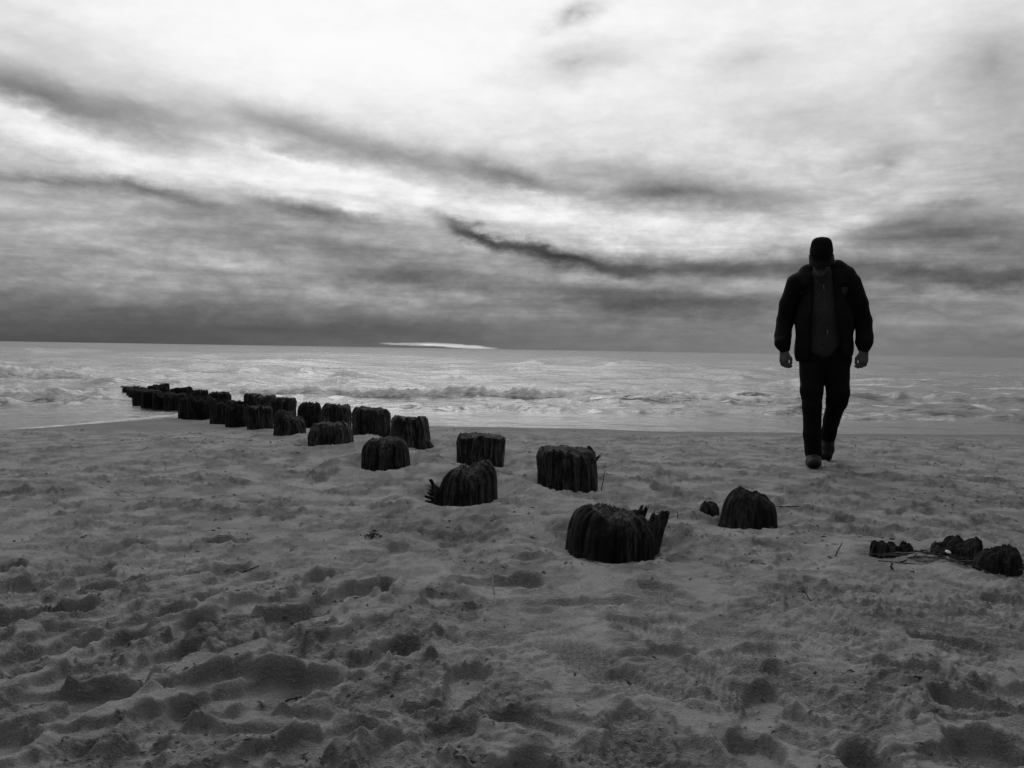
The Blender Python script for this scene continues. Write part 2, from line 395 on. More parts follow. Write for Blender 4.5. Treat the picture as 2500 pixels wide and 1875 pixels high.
    while len(clear) < 52:                               # clear deep prints, well apart, thickest at the left
        px, py = rt.uniform(-1.8, 1.7), rt.uniform(1.3, 3.1)
        if px > -.15 * py and (py > 2.1 or rt.random() < .45): continue
        if any((px - c_[0]) ** 2 + (py - c_[1]) ** 2 < .2 ** 2 for c_ in clear): continue
        clear.append((px, py, R_(rt.gauss(62, 24) if px < 0 else rt.gauss(120, 40)), rt.uniform(.13, .15), rt.uniform(.05, .06), rt.uniform(.03, .05), rt.uniform(.008, .014), 0))
    for i in range(26):                                  # crisp tread prints in the smoother foreground
        keep.append((rt.uniform(-.35, 1.9), rt.uniform(1.35, 2.75), R_(rt.choice((-42, -38, 140, 100, 20, -70)) + rt.gauss(0, 10)), rt.uniform(.135, .15), rt.uniform(.048, .056), rt.uniform(.012, .024), rt.uniform(.006, .012), 1))
    trail = [(2.42 + .36 * i + (.16 if i % 2 else 0), 7.5 + .66 * i, R_(-112), .14, .05, .02, .01, 0) for i in range(3)]
    both = keep[:-41] + TONGUE; rr.shuffle(both)
    prints(both + keep[-26:] + clear + keep[-41:-26] + trail)
    # clods and crumbs
    cm = smooth(.08, .4, perlin(x * 2.3, y * 2.3, 60) + .35 * (rough - .4)) * calm
    z = z + cm * (.013 - .006 * front) * np.clip(perlin(x * 30, y * 30, 61) - .15, 0, 1) * (1 + near)
    z = z + cm * .009 * np.clip(perlin(x * 62, y * 62, 62) - .1, 0, 1) * near
    z = z + calm * (.002 * perlin(x * 17, y * 24, 63) + .0012 * perlin(x * 45, y * 60, 64))
    # flattened seaward streaks farther up
    far = smooth(3.0, 4.2, y) * calm * (1 - .5 * smooth(5.2, 7.5, y))
    sc = smooth(.12, .5, fbm(x * 1.9, y * 2.2, 3, 70))
    z = z + far * sc * (.018 * perlin(x * 8, y * 6, 71) + .022 * np.clip(perlin(x * 19, y * 13, 72), -.1, 1) + .008 * perlin(x * 45, y * 30, 73))
    sc2 = smooth(.30, .5, perlin(x * 2.6, y * 2.0, 75) + .5 * perlin(x * 8, y * 6, 76)) * far
    z = z + sc2 * (.022 * np.clip(perlin(x * 14, y * 9, 77) + .2, 0, 1) + .014 * perlin(x * 40, y * 26, 78))
    turned_shade = np.clip(.9 * sc2 + .5 * far * sc + .75 * cm * smooth(-.1, .3, perlin(x * 12, y * 10, 79)), 0, 1)
    # sand packed or scoured round each pile
    for k, (px, py, r, t_) in PILES.items():
        if py > 13: continue
        m = np.where((np.abs(x - px) < r + .5) & (np.abs(y - py) < r + .5))
        if not len(m[0]): continue
        d = np.hypot(x[m] - px, y[m] - py) - r
        sc_ = (r / .18)
        ang = np.arctan2(y[m] - py, x[m] - px)
        z[m] += sc_ * (-.03 * np.exp(-(d / (.09 * sc_)) ** 2) + .022 * np.exp(-((d - .2 * sc_) / (.1 * sc_)) ** 2) * (1 + .6 * np.cos(ang - 2.0 + px)))
    for (px, py) in FEET:                                # the walker stands on trodden level sand
        m = np.where((np.abs(x - px) < .4) & (np.abs(y - py) < .4))
        w = np.exp(-(np.hypot(x[m] - px, y[m] - py) / .2) ** 4)
        z[m] = z[m] * (1 - w)
    return z, wetz, turned_shade
ncol = 980
u = np.linspace(-.86, .86, ncol)
uo = .86 + np.cumsum(.004 * 1.21 ** np.arange(48))
u = np.concatenate([-uo[::-1], u, uo])
yr_ = 1 / np.linspace(1 / 1.15, 1 / 14.0, 560)
yb = 1.15 - np.cumsum(.01 * 1.22 ** np.arange(38))
yf = 14.0 + np.cumsum(.3 * 1.25 ** np.arange(34))
yy = np.concatenate([yb[::-1], yr_, yf])
wid = np.maximum(yy, 1.15) + .3
X = u[None, :] * wid[:, None]; Y = np.repeat(yy[:, None], len(u), 1)
Z, WET, TURN_SHADE = sand_height(X, Y)
bm_ = mesh_np('beach', np.stack([X, Y, Z], -1).reshape(-1, 3), grid_faces(len(yy), len(u)))
attr(bm_, 'wet', WET); attr(bm_, 'turned_shade', TURN_SHADE)
ms = Mat('sand', .9, .25)
g1 = ms.noise(900, 2, .7); g2 = ms.noise(160, 4, .7); g3 = ms.noise(2.2, 6, .6); g4 = ms.noise(26, 5, .65)
c = ms.math('ADD', ms.rng(g1, .3, .7, -.08, .08), ms.rng(g2, .3, .7, -.045, .045))
c = ms.math('ADD', c, ms.rng(g3, .3, .7, -.03, .03)); c = ms.math('ADD', c, ms.rng(g4, .3, .7, -.02, .02))
c = ms.math('ADD', c, .195)
tn = ms.math('MULTIPLY', ms.at('turned_shade'), ms.rng(g2, .35, .6, 0, 1))
c = ms.math('MULTIPLY', c, ms.mix(tn, 1.0, .35))   # damp upturned sand, with shading of the scuffs painted into the colour
wet = ms.at('wet')
ms.col(ms.math('MULTIPLY', c, ms.mix(wet, 1.0, .55)))
ms.rough(ms.mix(wet, .92, .8)); ms.l(ms.mix(wet, .2, .06), ms.b.inputs['Specular IOR Level'])
g5 = ms.noise(55, 5, .65, scale3=(.8, 1.2, 1)); g6 = ms.noise(5, 4, .6)
crack = ms.math('ABSOLUTE', ms.math('SUBTRACT', g5, .5))
patch = ms.rng(g6, .42, .6, .15, 1.0, True)
hb = ms.math('ADD', ms.math('MULTIPLY', g1, .0018), ms.math('MULTIPLY', g2, .006))
hb = ms.math('ADD', hb, ms.math('MULTIPLY', ms.math('MULTIPLY', ms.rng(crack, 0, .12, 0, 1), patch), .007))
ms.bump(ms.math('MULTIPLY', hb, ms.mix(wet, 1.0, .25)), 1.0, 1.0)
beach = link('beach', bm_, ms.m); tag(beach, kind='structure')

_gx = np.linspace(-9, 9, 10)
def ground_at(x, y):
    "height of the finished beach mesh"
    w = max(y, 1.15) + .3
    i = int(np.clip(np.searchsorted(yy, y), 1, len(yy) - 1)); j = int(np.clip(np.searchsorted(u, x / w), 1, len(u) - 1))
    return float(Z[i - 1:i + 1, j - 1:j + 1].mean())

# ------------------------------------------------------------------ sea
ncs = 560
us = np.linspace(-.86, .86, ncs); uos = .86 + np.cumsum(.006 * 1.24 ** np.arange(40)); us = np.concatenate([-uos[::-1], us, uos])
ys = 1 / np.linspace(1 / 7.5, 1 / 320., 430); yfs = 320 + np.cumsum(25 * 1.22 ** np.arange(26)); ys = np.concatenate([ys, yfs])
XS = us[None, :] * (ys + .3)[:, None]; YS = np.repeat(ys[:, None], len(us), 1)
dyr = np.gradient(ys)[:, None]
def lod(wl_): return np.clip((wl_ / 3.0 - dyr) / (wl_ / 3.0), 0, 1)
off = smooth(15, 45, YS)                                 # offshore factor
shal = smooth(10.5, 18, YS)
zs = np.zeros_like(XS)
xw = XS + 1.2 * perlin(XS * .15, YS * .15, 80); yw = YS + 1.5 * perlin(XS * .12, YS * .2, 81)
def crest(n): return 1 - np.abs(n) * 1.6
zs += (.03 * shal + .06 * off) * crest(perlin(xw * .07, yw * .16, 82)) * lod(6)
zs += (.02 * shal + .03 * off) * crest(perlin(xw * .22, yw * .5, 83)) * lod(2)
zs += (.004 + .065 * shal + .04 * off) * crest(perlin(xw * .7, yw * 1.5, 84)) * lod(.7)
zs += (.0015 + .022 * shal) * perlin(xw * 2.4, yw * 3.6, 85) * lod(.28)
foam = np.zeros_like(XS)
def breaker(y0, x0, x1, h, back, front, fm, seed, soft=1.5, slope=0):
    global zs, foam
    yc = y0 + slope * XS + .35 * perlin(XS * .35, XS * 0 + seed, seed) + .12 * perlin(XS * 1.6, XS * 0 + seed, seed + 1)
    along = smooth(x0 - soft, x0 + soft, XS) * (1 - smooth(x1 - soft, x1 + soft, XS))
    along = along * smooth(-.75, -.1, perlin(XS * .45, XS * 0 + 5.5, seed + 21) + .4 * perlin(XS * 1.7, XS * 0 + 2.5, seed + 22) + .12)
    hh = h * (.8 + .3 * perlin(XS * .6, XS * 0 + 3.3, seed + 2) + .2 * perlin(XS * 2.7, XS * 0 + 7.3, seed + 3))
    d = YS - yc
    prof = np.where(d > 0, np.exp(-(d / back) ** 2), np.exp(-(d / front) ** 2))
    zs += along * hh * prof
    if fm > 0:
        lump = .5 + .9 * fbm(XS * 2.6, YS * 2.6, 3, seed + 4)
        f = along * np.where(d > 0, np.exp(-(d / (back * .9)) ** 2), np.exp(-(d / (front * 1.4)) ** 4))
        foam = np.maximum(foam, fm * np.clip(f * (1.0 + .5 * lump), 0, 1))
        zs += along * prof * fm * h * .35 * np.clip(fbm(XS * 5.5, YS * 5.5, 2, seed + 9), -.5, 1)
breaker(17.8, -5.5, 5.3, .23, .8, .13, 1.0, 101)
breaker(19.2, 5.0, 13.5, .19, .8, .25, .1, 111)
breaker(15.8, -16, -7.4, .2, .7, .16, 1.0, 121, .6)
breaker(23.5, -30, -12.0, .38, 1.4, .3, .95, 131, .8)
breaker(28, -10, -4.5, .34, 1.4, .5, .15, 141)
breaker(44, -60, -11, .2, 3.0, 2.2, .0, 151, 5)
breaker(50, 5, 13, .22, 2.6, 2.2, .0, 161, 2.5)
breaker(56, 21, 29, .22, 3.0, 2.4, .0, 171, 3)
breaker(75, -20, 12, .2, 4, 3, .0, 181, 8)
# many short dark-faced ripples and swells over the whole sea
rs = random.Random(9)
for i in range(620):
    d0 = 1 / rs.uniform(1 / 14.5, 1 / 110); xm = rs.uniform(-.8, .8) * d0; ln = d0 * rs.uniform(.012, .08); hr = min(.26, d0 * rs.uniform(.0015, .0045)); fw = d0 * d0 * .0006 + .04
    r0, r1 = np.searchsorted(ys, d0 - 4 * fw - 2), np.searchsorted(ys, d0 + 6 * fw + 3)
    xs_, ys_ = XS[r0:r1], YS[r0:r1]
    yc = d0 + rs.uniform(-.06, .06) * (xs_ - xm) + .12 * np.sin((xs_ - xm) * 5 / ln + i)
    al = np.exp(-((xs_ - xm) / ln) ** 2); dd = ys_ - yc
    zs[r0:r1] += hr * al * np.where(dd > 0, np.exp(-(dd / (2.2 * fw)) ** 2), np.exp(-(dd / fw) ** 2))
# thin streaks of spent foam
st = smooth(.1, .55, fbm(XS * .35 + .8 * perlin(XS * .5, YS * .5, 200), YS * 1.1, 4, 201, .6))
foam = np.maximum(foam, .6 * st * smooth(12.5, 16, YS) * (1 - smooth(26, 60, YS)))
st2 = smooth(.2, .5, fbm(XS * .2, YS * .5, 4, 211, .6))
foam = np.maximum(foam, .25 * st2 * smooth(20, 35, YS) * (1 - smooth(70, 160, YS)))
edge = smooth(.035, .0, np.abs(SEA - base_ground(XS, YS) - .015))      # lip of foam where the wash dies out
foam = np.maximum(foam, (.12 + .5 * smooth(-3.5, -5, XS)) * edge * (YS < 15))
zs *= smooth(8.5, 13, YS) * .94 + .06
mesh_s = mesh_np('sea', np.stack([XS, YS, SEA + zs], -1).reshape(-1, 3), grid_faces(len(ys), len(us)))
attr(mesh_s, 'foam', foam)
mw = Mat('sea_water', .12, .5)
mw.b.inputs['IOR'].default_value = 1.33
f0 = mw.at('foam')
fn = mw.noise(3.5, 8, .7, scale3=(1, 1.6, 1))
ff = mw.rng(mw.math('ADD', f0, mw.rng(fn, .3, .7, -.45, .45)), .25, .8, 0, 1, True)
mw.col(mw.mix(ff, .07, .48))
mw.rough(mw.mix(ff, .13, .85))
h1 = mw.noise(2.2, 6, .62, scale3=(1, 2.2, 1)); h2 = mw.noise(.35, 5, .6, scale3=(.5, 1.6, 1)); h3 = mw.noise(11, 4, .6)
hh = mw.math('ADD', mw.math('MULTIPLY', h1, .13), mw.math('MULTIPLY', h2, .6))
hh = mw.math('ADD', hh, mw.math('MULTIPLY', mw.math('MULTIPLY', h3, ff), .12))
mw.bump(hh, .45, 1.0)
sea = link('sea', mesh_s, mw.m); tag(sea, kind='structure')

# ------------------------------------------------------------------ timber piles
def wood_mat(name, lo, hi, stave=True):
    m = Mat(name, .9, .15)
    a = m.noise(16, 8, .7, scale3=(3.2, 3.2, .35), dist=.4); b = m.noise(60, 5, .7, scale3=(2.5, 2.5, .25)); d = m.noise(5, 5, .6)
    v = m.math('ADD', m.rng(a, .42, .66, lo, hi * 1.25), m.rng(b, .4, .62, -hi * .25, hi * .25))
    v = m.math('MULTIPLY', v, m.rng(d, .35, .65, .35, 2.0)); v = m.math('MULTIPLY', v, m.at('stave')) if stave else v; m.col(m.math('MAXIMUM', v, .004))
    m.bump(m.math('ADD', m.math('MULTIPLY', a, .008), m.math('MULTIPLY', b, .004)), .9, 1.0)
    return m.m
def top_mat(name, lo, hi):
    m = Mat(name, .95, .1)
    a = m.noise(45, 7, .75); b = m.noise(9, 5, .6)
    m.col(m.math('MULTIPLY', m.rng(a, .35, .7, lo, hi), m.rng(b, .3, .7, .5, 1.5)))
    m.bump(m.math('ADD', m.math('MULTIPLY', a, .014), m.math('MULTIPLY', b, .02)), 1.0, 1.0)
    return m.m
WOOD = wood_mat('weathered_wood', .005, .045)
WOOD_D = wood_mat('wet_dark_wood', .003, .022)
WOOD_L = wood_mat('dry_grey_wood', .009, .075)
WOOD_S = wood_mat('splintered_wood', .006, .04, False)
TOP = top_mat('rotten_end_grain_toplit', .015, .13)  # rotten end grain, paled: sky light on the tops is in the colour
TOP_D = top_mat('wet_end_grain', .004, .022)
TOP_L = top_mat('dry_end_grain', .03, .15)
LOW = {'E': .042, 'F': .028, 'G': .052, 'H': .062, 'C': .04}      # bare height of the low remains
def make_pile(key, label, wood=None, top=None, lean=(0, 0), shoulder=.3, tilt=(0, 0), dome=.02, nrib=None, flare=0., seed=0, res=170, ragged=.012, group='worn timber piles of the old groyne'):
    x0, y0, R, zt = PILES[key]
    wood = wood or WOOD; top = top or TOP
    rr = np.random.default_rng(seed + 1000)
    gz = ground_at(x0, y0) if y0 < 13 else SEA
    zb = (gz - .12) if y0 < 13 else -1.0
    if key in LOW: zt = gz + LOW[key]
    n = res; th = np.arange(n) / n * 2 * np.pi
    nrib = nrib or int(24 + rr.integers(0, 8))
    gaps = rr.lognormal(0, .55, nrib); edges = np.cumsum(gaps) / gaps.sum() * 2 * np.pi - 1e-6
    idx = (np.searchsorted(edges, th) - 1) % nrib
    e0 = edges[idx]; e1 = edges[(idx + 1) % nrib]; wdt = (e1 - e0) % (2 * np.pi); p = (((th - e0) % (2 * np.pi)) / wdt) * 2 - 1
    gd = rr.uniform(.02, .075, nrib)[idx]; ro = rr.normal(0, .03, nrib)[idx]; rh = rr.normal(0, ragged * 1.3, nrib)[idx]
    ribr = 1 + ro * .7 - gd * np.abs(p) ** 2.6
    for q_ in range(4):
        da = np.angle(np.exp(1j * (th - rr.uniform(0, 6.283)))); ribr = ribr - rr.uniform(.03, .10) * np.exp(-(da / .022) ** 2)
    oval = 1 + .05 * np.cos(2 * (th - rr.uniform(0, 6))) + .03 * np.cos(3 * (th - rr.uniform(0, 6)))
    H = zt - zb; sh = shoulder * R
    tx, ty = tilt
    nside, nsh, ncap = 26, 12, 16
    rows = []
    if y0 < 13 and lean == (0, 0): lean = (float(rr.normal(0, .03)), float(rr.normal(0, .03)))
    def warp(xx, yy, zz):
        k = np.clip((zz - zb) / H, 0, 1.3)
        return np.stack([xx + lean[0] * k * H, yy + lean[1] * k * H, zz], -1)
    ct, st_ = np.cos(th), np.sin(th)
    ztop = zt + rh + tx * ct * R + ty * st_ * R
    for q_ in range(int(rr.integers(2, 5)) if shoulder < .8 else 0):
        da = np.angle(np.exp(1j * (th - rr.uniform(0, 6.283)))); ztop = ztop - min(.3 * R, .055) * rr.uniform(.3, 1) * np.exp(-np.abs(da / rr.uniform(.12, .4)) ** 3)
    for i in range(nside):
        t = i / (nside - 1)
        zz = zb + (ztop - sh - zb) * t
        k = 1 + flare * (1 - t)
        gr = .03 * perlin(th * 2.5 + seed, zz * 5 + 0 * th, seed + 3) + .014 * perlin(th * 9 + seed, zz * 9 + 0 * th, seed + 2) + .004 * perlin(th * 30 + seed, zz * 10 + 0 * th, seed + 4)
        shf = .09 * perlin(th * 1.6 + seed, zz * 7 + 0 * th, seed + 12)
        rib_z = np.interp((th + shf) % (2 * np.pi), th, ribr, period=2 * np.pi)
        rib_z = 1 + (rib_z - 1) * (.75 + .7 * perlin(th * 2.2, zz * 8 + 0 * th, seed + 13))
        r = R * oval * (rib_z * k + gr)
        rows.append(warp(r * ct, r * st_, zz))
    core = (1 - .62 * shoulder)
    for i in range(1, nsh + 1):
        f = i / nsh * np.pi / 2
        rib = ribr * (1 - .5 * i / nsh) + (.5 * i / nsh)
        r = R * oval * (rib - (1 - core) * (1 - np.cos(f)))
        zz = ztop - sh + sh * np.sin(f) + .012 * perlin(th * 3.1, th * 0 + i * .15, seed + 11) * (i / nsh) + .006 * perlin(th * 12, th * 0 + i * .4, seed + 5) + ragged * .6 * perlin(th * 20, th * 0 + i * .8, seed + 6) * (i / nsh)
        rows.append(warp(r * ct, r * st_, zz))
    body = np.stack(rows, 0)
    root = empty('timber_pile', (x0, y0, 0))
    me = mesh_np('pile_body', body.reshape(-1, 3), grid_faces(len(rows), n, True))
    attr(me, 'stave', np.tile(np.clip(rr.lognormal(0, .32, nrib), .5, 2.2)[idx] * (1 - .55 * np.abs(p) ** 3), len(rows)))
    link('pile_body', me, wood, root)
    caps = [body[-2] * [[1, 1, 1]] - [[0, 0, .004]]]
    r_in = R * oval * core; zin = ztop
    for i in range(1, ncap + 1):
        t = 1 - i / ncap
        xx = r_in * t * ct; yy_ = r_in * t * st_
        base = zin * t + (zt) * (1 - t)
        zz = base + .35 * dome * (1 - t * t) + smooth(0, .25, 1 - t) * (2.0 * ragged * fbm(xx * 24 + seed, yy_ * 24, 4, seed + 7, .65) - .008 + .9 * ragged * np.clip(fbm(xx * 70, yy_ * 70 + seed, 2, seed + 8), 0, 1))
        caps.append(warp(xx, yy_, zz))
    caps = np.stack(caps, 0)
    me2 = mesh_np('weathered_top', caps.reshape(-1, 3), grid_faces(len(caps), n, True))
    link('weathered_top', me2, top, root)
    tag(root, label, 'timber pile', group)
    return root
def shard(name, parent, pts, w, th_, mat, seed=0):
    "a broken sliver of wood along pts with widths w and thickness th_, ragged at its tip"
    rr = random.Random(seed); bm = bmesh.new(); prev = None
    for i, p in enumerate(pts):
        p = Vector(p); d = (Vector(pts[min(i + 1, len(pts) - 1)]) - Vector(pts[max(i - 1, 0)])).normalized()
        side = d.cross(Vector((0, -1, .15))).normalized(); nrm = side.cross(d).normalized()
        ww = w[i]; tt = th_ * (1 if i < len(pts) - 1 else .5); ring = []
        m = 8
        for k in range(m):
            a = k / m * 2 * math.pi
            j = 1 + rr.uniform(-.22, .22)
            ring.append(bm.verts.new(p + side * math.cos(a) * ww * j + nrm * math.sin(a) * tt * j + d * (rr.uniform(-.03, .03) if i == len(pts) - 1 else 0)))
        if prev:
            for k in range(m): bm.faces.new((prev[k], prev[(k + 1) % m], ring[(k + 1) % m], ring[k]))
        else: bm.faces.new(ring[::-1])
        prev = ring
    bm.faces.new(prev)
    me = bpy.data.meshes.new(name); bm.to_mesh(me); bm.free()
    return link(name, me, mat, parent)

pA = make_pile('A', 'largest nearest worn pile with a broken splinter leaning out at its right', WOOD_D, TOP, (0, 0), .62, (-.1, 0), .03, 24, .04, 1, 240, .009)
for i, (dx, zt_, w_) in enumerate(((.0, .128, .024), (.020, .146, .024), (.040, .138, .022))):
    shard('splinter', pA, [(.165 + dx * .3, -.03 + .008 * i, -.03), (.172 + dx * .55, -.03 + .008 * i, .05), (.182 + dx * .8, -.03 + .008 * i, .10), (.188 + dx, -.03 + .008 * i, zt_)], [.03, w_ * 1.1, w_ * 1.25, w_], .020, WOOD_S, 3 + i)
for i in range(6):
    shard('splinter', pA, [(.09 + .012 * i, -.03 + .02 * i, .12), (.105 + .012 * i, -.03 + .02 * i, .148 + .007 * (i % 3))], [.010, .006], .007, WOOD_S, 30 + i)
pI = make_pile('I', 'worn pile with a fan of splinters sticking out at its left foot', WOOD, TOP, (0.03, 0), .75, (.12, 0), .03, 24, .05, 2, 220, .009)
for i in range(6):
    a = R_(168 - 17 * i); l0 = .155
    shard('splinter', pI, [(-.15, -.10, .0 + .016 * i), (-.178 - .008 * math.cos(i), -.105, .012 + .019 * i), (-.172 - .032 * math.cos(R_(i * 13)), -.11, .018 + .020 * i)], [.012, .011, .009], .007, WOOD_S, 40 + i)
make_pile('K', 'broad ribbed pile, third from the camera in the near row', WOOD, TOP, (0, 0), .62, (.05, 0), .04, 22, .03, 3, 210, .008)
make_pile('M', 'pale-topped ribbed pile, fourth in the near row, with dry grass at its foot', WOOD_L, TOP_L, (0, 0), .62, (0, 0), .04, 26, .0, 4, 190, .006)
make_pile('T', 'split pile, fifth in the near row, with sand drifted against its right side', WOOD, TOP, (0.02, 0), .6, (-.3, 0), .02, 18, .12, 5, 170, .014)
make_pile('U', 'pile sixth in the near row with a pale curved flake on its front', WOOD, TOP, (0, 0), .25, (.05, 0), .015, 20, .05, 6, 150, .01)
make_pile('V', 'dark ragged pile, seventh in the near row', WOOD_D, TOP_D, (-.05, 0), .4, (.1, 0), .02, 20, .2, 7, 130, .016)
make_pile('W', 'dark rounded pile, eighth in the near row', WOOD_D, TOP_D, (0, 0), .5, (0, 0), .02, 20, .1, 8, 130, .014)
make_pile('X', 'wide dark shaggy pile at the edge of the wash in the near row', WOOD_D, TOP_D, (0, 0), .35, (-.05, 0), .01, 22, .06, 9, 140, .016)
make_pile('Y1', 'low dark pile half hidden behind the wide shaggy pile', WOOD_D, TOP_D, (0, 0), .3, (0, 0), .01, 18, .1, 10, 100, .014)
ORD = ('first', 'second', 'third', 'fourth', 'fifth', 'sixth', 'seventh', 'eighth')
for i in range(9):
    lab = 'leftmost farthest pile at the seaward tip of the groyne' if i == 8 else ORD[i] + ' pile from the right among the near-row piles standing in the water'
    make_pile('Y%d' % (i + 2), lab, WOOD_D, TOP_D, (0, 0), .18, (0, 0), .0, 20, .0, 20 + 2 * i, 90, .005)
make_pile('D', 'dark rounded pile leaning left, farthest right in the far row', WOOD_D, TOP_D, (.10, 0), .9, (-.2, 0), .04, 10, .16, 11, 200, .007)
pB = make_pile('B', 'tall ribbed pile with frayed right edge, nearest of the upright far row', WOOD, TOP, (0, 0), .38, (-.04, 0), .012, 30, 0, 12, 210, .006)
for i in range(4):
    shard('splinter', pB, [(.155, -.03 + .03 * i, .14), (.19 + .006 * i, -.03 + .03 * i, .18 + .01 * (i % 2))], [.008, .002], .005, WOOD_S, 60 + i)
make_pile('J', 'flat-topped pile flaring wider upward, second in the far row', WOOD_L, TOP, (.02, 0), .1, (-.05, 0), -.005, 28, -.10, 13, 190, .005)
pL = make_pile('L', 'tapered pile with a dark block at its right foot', WOOD_L, TOP_L, (-.08, 0), .35, (0, 0), .012, 26, .12, 14, 170, .006)
shard('splinter', pL, [(.10, -.05, -.08), (.16, -.06, -.01), (.13, -.05, .05)], [.06, .045, .02], .04, WOOD_S, 70)
make_pile('N', 'wide ribbed pile, fourth in the far row, against the water', WOOD, TOP, (0, 0), .42, (-.05, 0), .02, 24, -.05, 15, 170, .006)
make_pile('O', 'grey ribbed pile with straight sides, fifth in the far row', WOOD_L, TOP_L, (0, 0), .42, (0, 0), .02, 24, 0, 16, 150, .007)
make_pile('P', 'short dark round-topped pile, sixth in the far row', WOOD_D, TOP_D, (0, 0), .6, (0, 0), .02, 18, .05, 17, 130, .014)
make_pile('Q', 'smooth square-shouldered pile, seventh in the far row', WOOD, TOP, (0, 0), .42, (0, 0), .02, 22, 0, 18, 130, .006)
make_pile('R', 'pale-topped pile, eighth in the far row', WOOD_L, TOP_L, (0, 0), .4, (0, 0), .012, 22, 0, 19, 120, .006)
make_pile('S', 'ninth pile of the far row, last on dry sand, in front of the surf', WOOD, TOP, (0, 0), .42, (0, 0), .02, 22, 0, 26, 120, .006)
for i, (k, lab) in enumerate((('Z1', 'rightmost pile of the far row standing in the water'), ('Z2', 'second pile from the right in the far row in the water'),
        ('Z3', 'third pile from the right in the far row in the water'), ('Z4', 'farthest pile of the far row in the water'))):
    make_pile(k, lab, WOOD_D, TOP_D, (0, 0), .25, (.05, 0), .01, 18, .03, 34 + i, 90, .012)
gr = 'low stump remains at the right'
make_pile('E', 'low flat-topped stump at the left end of the stick tangle', WOOD_D, TOP_D, (0, 0), .2, (0, 0), .005, 16, 0, 27, 110, .004, gr)
make_pile('F', 'tiny pointed stump between the two low stumps in the sticks', WOOD_D, TOP_D, (0, 0), .8, (0, 0), .012, 9, .3, 28, 70, .005, gr)
make_pile('G', 'low stump with a white shell beside it in the stick tangle', WOOD_D, TOP_D, (0, 0), .3, (.15, 0), .01, 18, 0, 29, 120, .005, gr)
make_pile('H', 'black rounded stump at the right edge of the picture', WOOD_D, TOP_D, (.05, 0), .8, (.15, 0), .02, 14, .2, 32, 120, .008, gr)
make_pile('C', 'small black dome-shaped stump end showing above the sand', WOOD_D, TOP_D, (0, 0), .95, (0, 0), .012, 5, .1, 33, 90, .001, gr)

